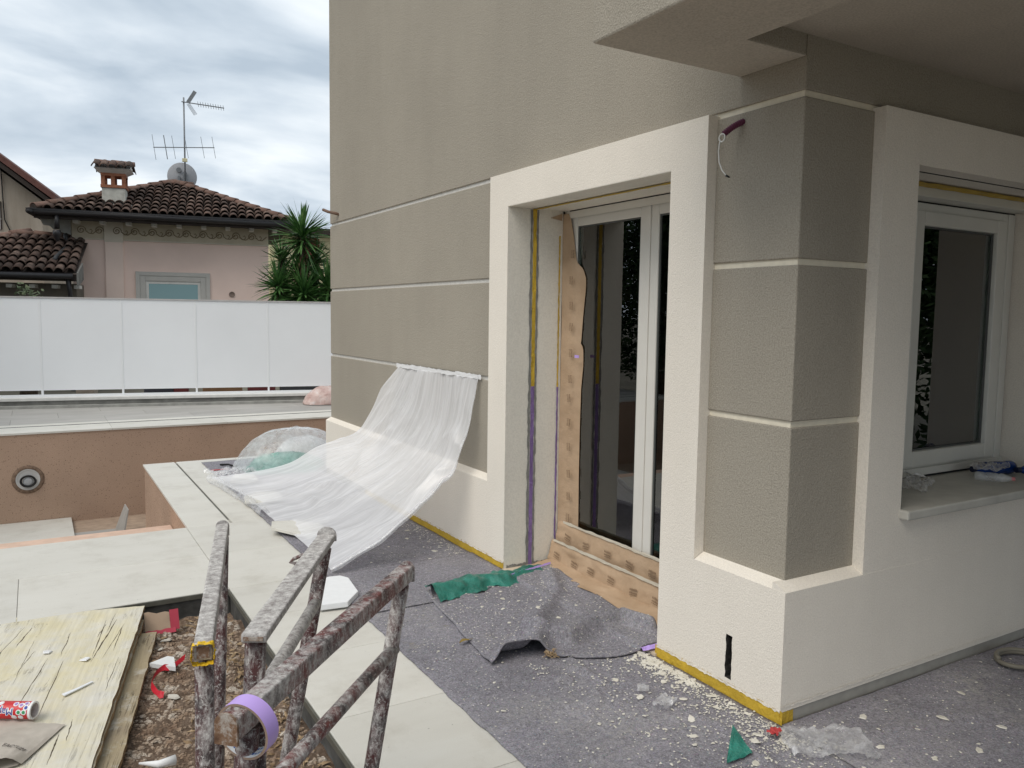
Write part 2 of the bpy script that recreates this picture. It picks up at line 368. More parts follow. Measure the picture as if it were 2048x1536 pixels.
# ------------------------------------------------------------------ ground, pool, paving
g = MB()
HX0, HX1, HY0, HY1 = -8.0, 6.0, -4.0, 12.6      # hole in the big sheet: the site itself
BIG = 600
for (x0, x1, y0, y1) in ((-BIG, BIG, HY1, BIG), (-BIG, BIG, -BIG, HY0), (-BIG, HX0, HY0, HY1), (HX1, BIG, HY0, HY1)):
    g.add([(x0, y0, -.32), (x1, y0, -.32), (x1, y1, -.32), (x0, y1, -.32)], [(0, 1, 2, 3)])
struct(part('ground', g, GROUND))

# screed under the paving (three blocks around the pit and the pool)
g = MB(); g.box(-1.545, 6, -4, 4.17, -.6, -.024); g.box(-1.29, 6, 4.171, 6.75, -.6, -.024)
g2 = g.box(-8, -1.55, 2.66, 4.17, -.6, -.025)
struct(part('screed', g, MORTAR))
g = MB(); g.box(-1.54, -.001, -4, 6.975, -.0235, -.006); g.box(-7.9, -1.552, 2.67, 4.165, -.0235, -.006)
paving = struct(part('paving', g, GROUT))
def slab(name, x0, x1, y0, y1, z, th, mat, parent, gap=.0015, bev=.0015):
    b = MB().box(x0 + gap, x1 - gap, y0 + gap, y1 - gap, z - th, z)
    return part(name, b, mat, parent, bevel=bev, seg=1)
# walkway strip: 60 cm rows seen beside the felt, border slabs beside the pool
y = .30
rows = []
yy = 6.98
ys = [-4.0, -3.3, -2.7, -2.1, -1.5, -.9, -.3, .30, .90, 1.53, 2.13, 2.66, 3.4, 4.17]
for i in range(len(ys) - 1):
    y0, y1 = ys[i], ys[i + 1]
    slab('stone_tile', -1.55, -.75, y0, y1, 0, .02, TILE, paving); slab('stone_tile', -.75, 0, y0, y1, 0, .02, TILE, paving)
for y0, y1 in ((4.17, 5.3), (5.3, 6.45), (6.45, 6.99)):
    slab('stone_tile', -1.545, -1.238, y0, y1, 0, .02, TILE, paving)
    slab('stone_tile', -1.222, -.62, y0, y1, 0, .02, TILE, paving); slab('stone_tile', -.62, 0, y0, y1, 0, .02, TILE, paving)
part('drain_slot', MB().box(-1.2375, -1.2225, 4.3, 6.9, -.02, -.004), SLOT, paving)
xs = [-7.4, -6.2, -5.0, -3.8, -2.6, -1.55]
for i in range(len(xs) - 1):
    slab('stone_tile', xs[i], xs[i + 1], 2.66, 3.42, 0, .02, TILE, paving); slab('stone_tile', xs[i] - .3, min(xs[i + 1] - .3, -1.55) if i < len(xs) - 2 else -1.55, 3.42, 4.18, 0, .02, TILE, paving)
slab('stone_tile', 0.2, 2.4, 5.75, 6.99, 0, .02, TILE, paving)
# metal trim on the pit edge
g = MB(); g.box(-8, -1.552, 2.650, 2.6585, -.028, -.003); g.box(-1.5605, -1.5515, -4, 2.6585, -.028, -.003)
part('edge_trim', g, SLOT, paving)

# pool
g = MB()
g.box(-8, 6, 10.0, 10.3, -1.6, -.022)           # far wall
g.box(-1.53, -1.3, 4.18, 6.98, -1.6, -.026)     # flank under the walkway
g.box(-1.3, 6, 6.76, 6.98, -1.6, -.026)
g.box(-8.2, -8, 4.18, 10.3, -1.6, -.026)
pw = struct(part('pool_wall', g, POOL))
struct(part('pool_floor', MB().box(-8, 6, 4.18, 10.0, -1.5, -1.23), POOLFLOOR))
g = MB(); g.box(-8, -1.532, 4.18, 5.12, -.6, -.20)
ledge = struct(part('pool_ledge', g, PINKPLASTER, bevel=.01))
pf = bpy.data.objects['pool_floor']
for i, (x0, x1) in enumerate(((-5.72, -4.52), (-4.52, -3.32), (-3.32, -2.12))):
    for (y0, y1) in ((8.8, 9.4), (9.4, 9.995)):
        slab('floor_tile', x0, x1, y0, y1, -1.17, .055, TILE, pf)
slab('floor_tile', -2.12, -1.55, 7.4, 9.25, -1.205, .022, TILE_GREY, pf)
# far coping with its slot, then the grey terrace
g = MB(); g.box(-8, 6, 10.302, 14.5, -.3, -.024)
terrace = struct(part('terrace', g, CONC))
for i in range(9):
    x0 = -7.6 + i * 1.5
    slab('coping_stone', x0, x0 + 1.5, 9.985, 10.555, 0, .026, TILE, terrace)
    slab('coping_stone', x0, x0 + 1.5, 10.625, 10.83, 0, .026, TILE, terrace)
part('drain_slot', MB().box(-7.6, 5.9, 10.557, 10.623, -.022, -.002), BLACK, terrace)
for i in range(11):
    for j in range(3):
        x0 = -7.6 + i * 1.2 + (j % 2) * .6
        slab('terrace_tile', x0, x0 + 1.2, 10.83 + j * .62, 10.83 + (j + 1) * .62, -.002, .02, TILE_GREY, terrace)
part('terrace_tile', MB().box(-7.6, 5.5, 12.70, 14.4, -.022, -.003), TILE_GREY, terrace)
# pool light niche
t = thing('pool_light', 'round white pool light niche with coiled black cable in brown wall', 'pool light', (-2.60, 10.0, -.615))
part('collar', MB().lathe([(.185, 0.002), (.185, -.006), (.145, -.010), (.138, -.004)], (-2.60, 9.998, -.615), 'y', 36), plain('niche_mortar', (.20, .135, .095), .9, .4, 30, .5), t, True)
part('housing', MB().lathe([(.138, -.012), (.127, -.014), (.122, -.008), (.106, -.0065), (.0001, -.0065)], (-2.60, 9.998, -.615), 'y', 36), plain('niche_plastic', (.55, .54, .52), .4), t, True)
part('lamp', MB().lathe([(.058, -.008), (.055, -.03), (.042, -.036), (.0001, -.037)], (-2.60, 9.998, -.638), 'y', 28), plain('lamp_lens', (.42, .43, .44), .25), t, True)
cab = [(-2.60 + (.075 + .012 * k / 60) * math.cos(k * .21), 9.972 - .0004 * k, -.63 + (.062 + .012 * k / 60) * math.sin(k * .21)) for k in range(62)]
part('cable', MB().tube(cab, .011, 6), BLACK, t, True)
# slab piece leaning in the pool corner
o = part('tile_offcut', MB().add([(-1.66, 9.2, -1.205), (-1.62, 8.7, -1.205), (-1.545, 8.72, -.86), (-1.545, 9.16, -.88),
     (-1.635, 9.2, -1.205), (-1.595, 8.7, -1.205), (-1.535, 8.72, -.86), (-1.535, 9.16, -.88)],
     [(0,1,2,3),(7,6,5,4),(0,4,5,1),(1,5,6,2),(2,6,7,3),(3,7,4,0)]), TILE_GREY)
tag(o, 'narrow stone tile offcut leaning in the corner of the empty pool', 'tile')

# ------------------------------------------------------------------ soil pit
def soil_z(x, y):
    return -.115 + .035 * nz(x * 1.3, y * 1.3, 3) + .022 * nz(x * 5, y * 5, 1) + .010 * nz(x * 17, y * 17, 7) + (.03 if x > -1.9 else 0) * nz(x * 9, y * 4, 9) - .03 * max(0, (y - 2.35) / .3)
nx, ny = 150, 150
g = MB().grid(lambda u, v: (-3.6 + 2.052 * u, .0 + 2.655 * v, soil_z(-3.6 + 2.052 * u, 2.655 * v)), nx, ny)
struct(part('soil', g, SOIL, smooth=True))
struct(part('soil_bed', MB().add([(-8, -4, -.15), (-1.55, -4, -.15), (-1.55, .002, -.15), (-8, .002, -.15), (-3.6, .002, -.15), (-3.6, 2.655, -.15), (-8, 2.655, -.15)], [(0, 1, 2, 3), (3, 4, 5, 6)]), SOIL))
def stone_into(g, p, r, flat=.6):
    n = 6; a0 = random.random() * 6
    ax = [r * random.uniform(.7, 1.3) for _ in range(2 * n)]
    vs = [(p[0] + ax[k] * math.cos(a0 + k * math.tau / n), p[1] + ax[k] * math.sin(a0 + k * math.tau / n) * .8, p[2] + random.uniform(-.1, .15) * r) for k in range(n)]
    vs += [(p[0] + .6 * ax[k] * math.cos(a0 + .4 + k * math.tau / n), p[1] + .5 * ax[k] * math.sin(a0 + .4 + k * math.tau / n), p[2] + r * flat * random.uniform(.7, 1.2)) for k in range(n)]
    g.add(vs, [(k, (k+1) % n, n + (k+1) % n, n + k) for k in range(n)] + [tuple(range(n, 2*n))])
g = MB()
for k in range(12000):
    x = random.uniform(-2.75, -1.57); y = random.uniform(.2, 2.63); r = random.choice([.003, .004, .005, .006, .007, .009, .011, .014]) * random.uniform(.7, 1.2)
    stone_into(g, (x, y, soil_z(x, y)), r)
stuff(part('gravel', g, PEBBLE), 'loose brown gravel and small stones over the bare soil', 'gravel')
g = MB()
for k in range(620):
    x = random.choice([random.uniform(-2.1, -1.57), random.gauss(-1.68, .06), random.gauss(-1.68, .06), random.gauss(-1.72, .08)]); y = random.uniform(.3, 2.6)
    if x > -1.565: continue
    p = V((x, y, soil_z(x, y) + .006)); a = random.random() * 6.3; l = random.uniform(.006, .028); wd = l * random.uniform(.15, .45); tl = random.uniform(-.5, .5)
    d = V((math.cos(a), math.sin(a), tl)) * l; s_ = V((-math.sin(a), math.cos(a), random.uniform(-.5, .5))) * wd
    g.add([p - d, p + s_ * .9, p + d, p - s_, p + V((0, 0, .006))], [(0, 1, 4), (1, 2, 4), (2, 3, 4), (3, 0, 4)])
stuff(part('leaf_litter', g, LEAF), 'dry leaves and wood chips along the pit edge', 'leaves')


# ------------------------------------------------------------------ the house being finished
D = .0535; GR = .066          # taupe face, bottom of the grooves (cream face is the plane 0)
YE = 5.712                    # far end of the long facade
DY0, DY1, DZ = .728, 2.173, 2.256      # door opening
WX0, WX1, WZ0, WZ1 = .705, 2.235, .79, 2.25   # window opening
Z1, Z2, Z3, ZB = 2.4544, 1.822, 1.1879, .553
GH = .0125                     # half height of a groove
house = thing('house', 'cream and taupe stucco house with glazed door and corner window', 'house', (0, 0, 0))
# bearing walls behind the render (their face shows in the grooves)
g = MB()
g.box(GR, .45, DY1, YE - .01, -.02, 6.4); g.box(GR, .45, GR, DY0, -.02, 6.4); g.box(GR, .45, DY0, DY1, DZ, 6.4)
part('wall_core', g, GROOVE_W, house)
g = MB()
g.box(.4501, WX0, GR, .46, -.02, 6.4); g.box(WX1, 6, GR, .46, -.02, 6.4); g.box(WX0, WX1, GR, .46, -.02, WZ0 - .04); g.box(WX0, WX1, GR, .46, WZ1, 6.4)
part('wall_core', g, GROOVE, house)
part('corner_groove_lining', MB().prism([(GR - .001, GR - .001), (.50, GR - .001), (.50, GR + .003), (GR + .003, GR + .003), (GR + .003, .52), (GR - .001, .52)], 'z', .5, 2.5), GROOVE, house)
# end and back walls of the shell, with the far window
g = MB()
WW = (3.12, 3.9, .86, 2.25)
g.box(.45, WW[0], 5.35, YE - .012, -.02, 6.4); g.box(WW[1], 5.95, 5.35, YE - .012, -.02, 6.4); g.box(WW[0], WW[1], 5.35, YE - .012, -.02, WW[2]); g.box(WW[0], WW[1], 5.35, YE - .012, WW[3], 6.4)
g.box(5.6, 5.95, .46, .6, -.02, 6.4); g.box(5.6, 5.95, 5.2, 5.35, -.02, 6.4); g.box(5.6, 5.95, .6, 5.2, 2.5, 6.4); g.box(5.6, 5.95, .6, 5.2, -.02, .06)  # back wall, unseen: wide opening added to let daylight into the room
part('end_wall', g, TAUPE, house)
ROOMW = plain('room_wall_paint', (.72, .70, .65), .9, .05, 2); ROOMF = plain('room_floor_screed', (.46, .44, .40), .6, .2, 8)
g = MB(); g.box(.46, 5.6, .47, 5.35, -.05, .005); part('room_floor', g, ROOMF, house)
g = MB(); g.box(.451, 5.6, .461, 5.35, 2.62, 2.7); part('room_ceiling', g, ROOMW, house)
g = MB(); g.box(1.25, 1.9, 3.62, 3.74, .005, 2.62); part('partition', g, ROOMW, house)
part('far_window_frame', MB().box(WW[0], WW[0]+.05, 5.5, 5.55, WW[2], WW[3]).box(WW[1]-.05, WW[1], 5.5, 5.55, WW[2], WW[3]).box(WW[0], WW[1], 5.5, 5.55, WW[2], WW[2]+.05), PVC, house)
# taupe field above the top groove, and the panels between the grooves
part('upper_wall', MB().prism([(D, D), (6, D), (6, GR), (GR, GR), (GR, YE), (D, YE)], 'z', Z1 + GH, 6.4), TAUPE, house, bevel=.004)
def panel(z0, z1, y0, y1, corner=False):
    if corner: g = MB().prism([(D, D), (.476, D), (.476, GR), (GR, GR), (GR, .508), (D, .508)], 'z', z0, z1)
    else: g = MB().box(D, GR, y0, y1, z0, z1)
    return part('wall_panel', g, TAUPE, house, bevel=.005)
for z0, z1 in ((ZB, Z3 - GH), (Z3 + GH, Z2 - GH), (Z2 + GH, Z1 - GH)):
    panel(z0, z1, 2.392, YE); panel(z0, z1, 0, 0, True)
# cream plinth with sloping ledge, door surround, window surround
SK = .055     # top of the skirting
def plinth_prof(sign=1): return [(0, SK), (D + .012, SK), (D + .012, .566), (D, .5655), (0, .538)]
def polyx(poly, y0, y1): return MB().prism(poly, 'y', y0, y1)
part('plinth', polyx(plinth_prof(), 2.394, YE + .002), CREAM, house, bevel=.004)
# corner plinth with the ragged cable slot in it
def slot_loop():
    L_ = []
    for k in range(9): L_.append((.2985 + random.uniform(-.003, .003), .272 - k * .0235))
    for k in range(9): L_.append((.262 + random.uniform(-.003, .003), .082 + k * .0235))
    return L_
bm = bmesh.new()
outer = [(0, SK), (DY0, SK), (DY0, .538), (0, .538)]; inner = slot_loop()
def loop(pts):
    vs = [bm.verts.new((0, p[0], p[1])) for p in pts]; return [bm.edges.new((vs[i], vs[(i+1) % len(vs)])) for i in range(len(vs))], vs
e1, v1_ = loop(outer); e2, v2_ = loop(inner)
bmesh.ops.triangle_fill(bm, use_beauty=True, edges=e1 + e2)
hole = [v.co.copy() for v in v2_]
me = bpy.data.meshes.new('plinth'); bm.to_mesh(me); bm.free(); me.materials.append(CREAM)
mb = MB(); mb.v = [tuple(v.co) for v in me.vertices]; mb.f = [tuple(p.vertices) for p in me.polygons]
mb.add([(0, 0, .538), (0, .503, .538), (D, .503, .5655), (D, D, .5655)], [(0, 1, 2, 3)])
mb.add([(0, 0, SK), (0, DY0, SK), (.03, DY0, SK), (.03, 0, SK)], [(0, 1, 2, 3)])
part('plinth', mb, CREAM, house)
mb = MB(); n = len(hole)
mb.add([tuple(h) for h in hole] + [(.05, h.y, h.z) for h in hole], [(i, (i+1) % n, n + (i+1) % n, n + i) for i in range(n)] + [tuple(range(n, 2*n))])
part('cable_slot', mb, plain('slot_lining', (.035, .033, .03), .95, .5, 60, .9), house)  # inside of the slot lined in a near-black colour
g = MB().prism([(0, SK), (0, .538), (D, .5655), (D + .012, .5655), (D + .012, SK)], 'x', 0.0005, 6)
part('plinth', g, CREAM, house)
# door surround
g = MB().prism([(DY1, SK), (2.394, SK), (2.394, Z1), (.505, Z1), (.505, .538), (DY0, .538), (DY0, DZ), (DY1, DZ)], 'x', 0, D + .0125)
part('door_surround', g, CREAM, house)
# window surround: frame of four around the opening
g = MB()
g.box(.472, WX0, .0008, D + .0125, .5385, Z1); g.box(WX1, 3.2, .0008, D + .0125, .5385, Z1); g.box(WX0, WX1, .0008, D + .0125, WZ1, Z1); g.box(WX0, WX1, .0008, D + .0125, .5385, WZ0 - .04)
part('window_surround', g, CREAM, house)
# reveals
g = MB(); g.box(D + .0125, .44, DY1, DY1 + .004, -.01, DZ); part('door_reveal', g, REVEAL, house)
g = MB(); g.box(.0005, .40, DY1 - .0025, DY1 + .001, .02, DZ); part('door_reveal', g, REVEAL, house)
g = MB(); g.box(.0005, .44, DY0 - .001, DY0 + .0025, .02, DZ); part('door_reveal', g, REVEAL, house)
g = MB(); g.box(.0008, .45, DY0, DY1, DZ - .003, DZ + .001); part('door_head', g, REVEAL, house)
g = MB(); g.box(WX1 - .003, WX1 + .001, .001, .46, WZ0, WZ1); part('window_reveal', g, CREAM, house)
g = MB(); g.box(WX0 - .001, WX0 + .003, .001, .46, WZ0, WZ1); part('window_reveal', g, CREAM, house)
g = MB(); g.box(WX0, WX1, .001, .46, WZ1 - .003, WZ1 + .001); part('window_head', g, CREAM, house)
part('window_sill', MB().box(WX0 - .005, WX1 + .03, -.042, .44, WZ0 - .042, WZ0), plain('sill_stone', (.50, .485, .435), .5, .1, 9, .15), house, bevel=.008)
# threshold and skirtings
part('threshold', MB().box(-.01, .45, DY0, DY1, -.01, .022), plain('threshold_stone', (.62, .52, .40), .5, .05, 6), house)
part('skirting', MB().box(.004, .06, 0.005, DY0 - .002, 0, SK + .003), GREYSKIRT, house)
part('skirting', MB().box(.004, .06, DY1 + .002, YE, 0, SK + .003), GREYSKIRT, house)
part('skirting', MB().box(.01, 6, .006, .05, 0, SK + .02), GREYSKIRT, house)
def wavy_tape(p0, p1, wid, nrm, mat, name='masking_tape', amp=.004, along_up=(0, 0, 1), n=60, parent=house, off=.002, label=None):
    p0, p1, nrm, up = V(p0), V(p1), V(nrm), V(along_up); g = MB()
    sd_ = random.random() * 50
    def fn(u, v):
        p = p0.lerp(p1, u); e_ = amp * nz(u * n * .45, sd_ + v * 3) + amp * .8 * nz(u * n * 1.3, sd_ + 9 + v)
        return p + up * (wid * v + e_ * (1 if v in (0, 1) else .3)) + nrm * (off + .0025 * (1 + nz(u * n * .5, v * 4, sd_)))
    return part(name, g.grid(fn, n, 4), mat, parent, True, label=label)
wavy_tape((.003, -.012, .004), (.003, DY0 + .012, .004), .060, (-1, 0, 0), YELLOW, n=70, label='yellow tape along the corner plinth')
wavy_tape((.003, DY1 - .004, .004), (.003, 4.6, .004), .060, (-1, 0, 0), YELLOW, n=160, label='yellow tape along the plinth left of the door')
for ya, yb_, nn_ in ((0.0, DY0, 90), (DY1, 4.6, 200)):
    wavy_tape((.0, ya, .055), (.0, yb_, .055), .010, (-1, 0, 0), CREAM, 'plaster_lip', .006, n=nn_, off=.001)
wavy_tape((0, .0, .072), (3.2, .0, .072), .008, (0, -1, 0), CREAM, 'plaster_lip', .004, n=240, off=.001)
wavy_tape((-.004, .004, .004), (.075, .004, .004), .05, (0, -1, 0), YELLOW, n=14)
# tape line in the door reveal: purple below, yellow above, grey mortar either side
wavy_tape((.178, DY1 - .003, .02), (.178, DY1 - .003, 1.16), .026, (0, -1, 0), PURPLE, along_up=(1, 0, 0), n=60, amp=.002, label='purple tape strip in the door reveal')
wavy_tape((.178, DY1 - .003, 1.16), (.178, DY1 - .003, DZ - .004), .026, (0, -1, 0), YELLOW, along_up=(1, 0, 0), n=60, amp=.002, label='yellow tape strip in the door reveal')
wavy_tape((.178, DY0, DZ - .004), (.178, DY1 - .003, DZ - .004), .028, (0, 0, -1), YELLOW, along_up=(1, 0, 0), n=60, amp=.002, label='yellow tape strip under the door head')
SMEAR = plain('mortar_smear', (.24, .235, .22), .95, .2, 30, .5)
for x0, wd in ((.160, .016), (.207, .013)):
    wavy_tape((x0, DY1 - .0026, .02), (x0, DY1 - .0026, DZ - .01), wd, (0, -1, 0), SMEAR, 'mortar_smear', .006, (1, 0, 0), 90, off=.0006)
wavy_tape((.02, DY1 - .0026, .018), (.36, DY1 - .0026, .018), .02, (0, -1, 0), SMEAR, 'mortar_smear', .008, (0, 0, 1), 40, off=.0006)
wavy_tape((.372, DY1 - .0026, .02), (.372, DY1 - .0026, 1.15), .012, (0, -1, 0), PURPLE, along_up=(1, 0, 0), n=60, amp=.003)
wavy_tape((.372, DY1 - .0026, 1.15), (.372, DY1 - .0026, 2.1), .010, (0, -1, 0), YELLOW, along_up=(1, 0, 0), n=60, amp=.003)
# porch: beam along the outside, flat soffit by the wall, deeper ceiling behind it
ZS, ZCEI = 2.5865, 2.667
g = MB().prism([(-.70, -7.0), (-.262, -7.0), (-.262, D), (D - .0005, D), (D - .0005, .386), (-.70, .386)], 'z', ZS, 3.7)
bs = part('balcony_soffit', g, TAUPE_SMOOTH, house, bevel=.008)
bs.data.materials.append(TAUPE)
for p in bs.data.polygons:
    if abs(p.normal.z) < .5: p.material_index = 1
part('porch_ceiling', MB().box(-.2615, 6, -7.0, D - .0003, ZCEI, 3.0), TAUPE_SMOOTH, house)
part('porch_end_beam', MB().box(-.2618, 6, -7.4, -7.001, ZS, 3.0), TAUPE_SMOOTH, house)
part('porch_pillar', MB().box(-.70, -.27, -7.4, -7.0, 0, ZS), TAUPE, house)
part('porch_pillar', MB().box(4.6, 5.0, -7.4, -7.0, 0, ZS), TAUPE, house)
part('flat_roof', MB().box(-.7, 6, .0, YE, 6.4, 6.6), CONC, house)
part('porch_floor', MB().box(.0, 4.2, -7.4, .0, -.02, -.004), TILE, house)

# glazed door
def frame_rect(g, axis, a0, a1, u0, u1, z0, z1, wd, wb=None):
    wb = wb or wd
    def B(u_0, u_1, q0, q1): g.box(a0, a1, u_0, u_1, q0, q1) if axis == 'x' else g.box(u_0, u_1, a0, a1, q0, q1)
    B(u0, u0 + wd, z0, z1); B(u1 - wd, u1, z0, z1); B(u0 + wd, u1 - wd, z1 - wd, z1); B(u0 + wd, u1 - wd, z0, z0 + wb); return g
df = part('door_frame', frame_rect(MB(), 'x', .415, .485, DY0 - .02, DY1 - .001, .02, DZ + .02, .045), PVC, house, bevel=.003, label='white frame of the glazed double door')
part('head_casing', MB().box(.412, .4149, DY0, DY1 - .03, DZ - .052, DZ - .004), PVC, df)
part('head_gap', MB().box(.4105, .4118, DY0, DY1 - .06, DZ - .0095, DZ - .0035), BLACK, df)
DM = 1.372
for u0, u1 in ((DM + .002, DY1 - .048), (DY0 - .0, DM - .002)):
    s_ = part('sash', frame_rect(MB(), 'x', .427, .495, u0, u1, .068, DZ - .028, .075, .13), PVC, df, bevel=.006)
    part('pane', MB().box(.442, .448, u0 + .0752, u1 - .0752, .1985, DZ - .1035), GLASS, df)
    part('bead', frame_rect(MB(), 'x', .434, .4415, u0 + .0755, u1 - .0755, .1985, DZ - .1035, .008), plain('glazing_gasket', (.10, .105, .10), .5), df)
part('cover_strip', MB().box(.4195, .4268, DM - .016, DM + .018, .10, DZ - .045), PVC, df, bevel=.003)
part('handle_plate', MB().box(.4955, .502, DM + .03, DM + .055, 1.0, 1.2), PVC, df)
# window in the porch face
wf = part('window_frame', frame_rect(MB(), 'y', .40, .47, WX0 + .003, WX1 - .082, WZ0 + .02, WZ1 - .06, .05), PVC_W, house, bevel=.003, label='cream window frame on the porch side')
part('frame_extension', MB().box(WX1 - .0818, WX1 - .049, .392, .47, WZ0 + .02, WZ1 - .06).box(WX1 - .047, WX1 - .012, .398, .47, WZ0 + .02, WZ1 - .06), PVC_W, wf, bevel=.003)
part('frame_gap', MB().box(WX1 - .0115, WX1 - .0035, .41, .46, WZ0 + .02, WZ1 - .06), BLACK, wf)
part('head_casing', MB().box(WX0 + .003, WX1 - .004, .30, .47, WZ1 - .052, WZ1 - .0035), PVC_W, wf)
part('head_gap', MB().box(WX0 + .003, WX1 - .004, .405, .468, WZ1 - .0598, WZ1 - .0522), BLACK, wf)
part('shutter_slot', MB().box(WX0 + .003, WX1 - .004, .088, .100, WZ1 - .0045, WZ1 - .0032), BLACK, wf)
wavy_tape((WX0 + .004, .215, WZ1 - .006), (WX1 - .02, .215, WZ1 - .006), .08, (0, 0, -1), YELLOW, along_up=(0, 1, 0), n=40, amp=.002, label='yellow tape under the window head')
part('lower_casing', MB().box(WX0 + .003, WX1 - .012, .385, .399, WZ0 + .012, WZ0 + .052), PVC_W, wf, bevel=.003)
part('lower_gap', MB().box(WX0 + .003, WX1 - .012, .39, .47, WZ0 + .001, WZ0 + .0115), BLACK, wf)
XM = 1.30
for u0, u1 in ((XM + .002, WX1 - .125), (WX0 + .05, XM - .002)):
    part('sash', frame_rect(MB(), 'y', .385, .455, u0, u1, WZ0 + .06, WZ1 - .10, .072, .08), PVC_W, wf, bevel=.006)
    part('pane', MB().box(u0 + .0722, u1 - .0722, .42, .426, WZ0 + .1402, WZ1 - .1722), GLASS, wf)
    part('bead', frame_rect(MB(), 'y', .408, .4185, u0 + .0723, u1 - .0723, WZ0 + .1402, WZ1 - .1722, .008), plain('window_gasket', (.10, .105, .10), .5), wf)
# corrugated conduit and its pull wire on the corner pilaster; stub on the far end
g = MB()
P0_, P1_ = V((.058, .360, 2.407)), V((-.02, .396, 2.352)); pth = []; rr = []
for k in range(49):
    t_ = k / 48; p = P0_.lerp(P1_, t_) + V((0, 0, .006 * math.sin(t_ * 3.1))); pth.append(p); rr.append(.0105 if k % 4 < 2 else .0135)
cd = thing('conduit', 'purple corrugated conduit stub poking out of the corner pilaster', 'conduit', P0_)
part('corrugated_tube', g.tube(pth, rr, 12), plain('purple_conduit', (.11, .022, .055), .5), cd, True)
g = MB(); ring = [P1_ + V((-.004, .004 + .016 * math.sin(k * .42), -.014 + .016 * math.cos(k * .42))) for k in range(16)]
g.tube(ring, .003, 6); g.tube([P1_ + V((0, .018, -.016)), P1_ + V((.005, .030, -.06)), P1_ + V((.005, .024, -.11)), P1_ + V((.005, .006, -.145)), P1_ + V((.005, -.02, -.170))], .0028, 6)
part('pull_wire', g, plain('white_wire', (.75, .75, .72), .4), cd, True)
part('wire_tip', MB().tube([P1_ + V((.005, -.018, -.169)), P1_ + V((.005, -.036, -.178))], [.005, .003], 6), BLACK, cd, True)
o = part('conduit', MB().tube([(.07, 5.45, 2.53), (0.02, 5.47, 2.545), (-.03, 5.52, 2.56), (-.05, 5.6, 2.585)], .014, 8), plain('grey_brown_conduit', (.16, .10, .07), .6), smooth=True)
tag(o, 'short brown conduit stub near the far edge of the taupe wall', 'conduit')
# kraft paper on the door frame and over the threshold
kp = thing('masking_paper', 'brown printed kraft paper taped over the door frame and threshold', 'paper', (.39, 2.1, .02))
edge = [(2.24, 2.125), (2.20, 2.10), (2.1, 2.075), (2.0, 2.055), (1.93, 2.04), (1.885, 1.99), (1.83, 1.962), (1.77, 1.962), (1.6, 1.985), (1.43, 2.0), (1.41, 1.975), (1.3, 1.972), (1.15, 1.99), (.9, 1.995), (.6, 1.995), (.3, 1.99), (.03, 1.99)]
def edge_y(z):
    for (z0, y0), (z1, y1) in zip(edge, edge[1:]):
        if z <= z0 and z >= z1: return y0 + (y1 - y0) * (z0 - z) / (z0 - z1)
    return edge[-1][1]
def pap(u, v):
    z = .03 + 2.205 * v; y1 = edge_y(z); y0 = DY1 - .004
    y = y0 + (y1 - y0) * u
    return (.400 + .020 * min(1, (y0 - y) / .11) + .017 * max(0, min(1, (2.050 - y) / .05)) + .004 * (1 - u) * nz(y * 9, z * 3, 4) - .004 * math.exp(-((z - 1.42) / .02) ** 2) * u, y, z)
part('jamb_strip', MB().grid(pap, 8, 110), KRAFT, kp, True)
part('torn_corner', MB().grid(lambda u, v: (.30 + .09 * u, DY1 - .010 - .004 * nz(u * 5, v * 5), 2.205 - .012 * u + (.045 - .025 * (1 - u)) * v - .05 * (1 - u) * v * .4), 6, 4), KRAFT, kp, True)
def low(x0, x1, z0, z1, bulge, sd_, drop=0.0):
    def fn(u, v):
        y = 2.16 - (2.16 - DY0) * u; b = nz(u * 6, v * 2, sd_)
        zt = z1 + .014 * nz(u * 4, 1.0, sd_) ; z = z0 + (zt - z0) * v
        return (x0 + (x1 - x0) * v + bulge * math.sin(v * 3.14) * (1 + b) * .6 - .016 * max(0, nz(u * 9, v * 3, sd_ + 3)), y, z + drop * nz(u * 7, 0, sd_) * (1 - v))
    return MB().grid(fn, 60, 14)
part('upper_strip', low(.385, .408, .115, .285, -.012, 3), KRAFT, kp, True)
part('lower_strip', low(.325, .362, .030, .170, -.010, 8), KRAFT, kp, True)
def apron(u, v):
    y = 2.13 - (2.13 - DY0) * u; x = .34 - (.16 + .05 * nz(u * 5, 0, 2)) * v
    return (x, y, .034 + .022 * (1 - v) + .020 * max(0, nz(u * 6, v * 2, 5)) * v + .006 * nz(u * 14, v * 4, 6))
part('apron', MB().grid(apron, 60, 12), KRAFT, kp, True)
ctape = plain('crepe_tape', (.60, .55, .45), .6)
wavy_tape((.404, 2.10, .278), (.404, DY0, .282), .016, (-1, 0, 0), ctape, 'paper_tape', .004, n=50, parent=kp, off=.004)
wavy_tape((.354, 2.13, .160), (.354, DY0, .168), .018, (-1, 0, 0), ctape, 'paper_tape', .004, n=50, parent=kp, off=.006)
o = part('paper_tape', MB().box(.382, .384, 1.945, 1.99, 1.345, 1.362), LILAC, kp)
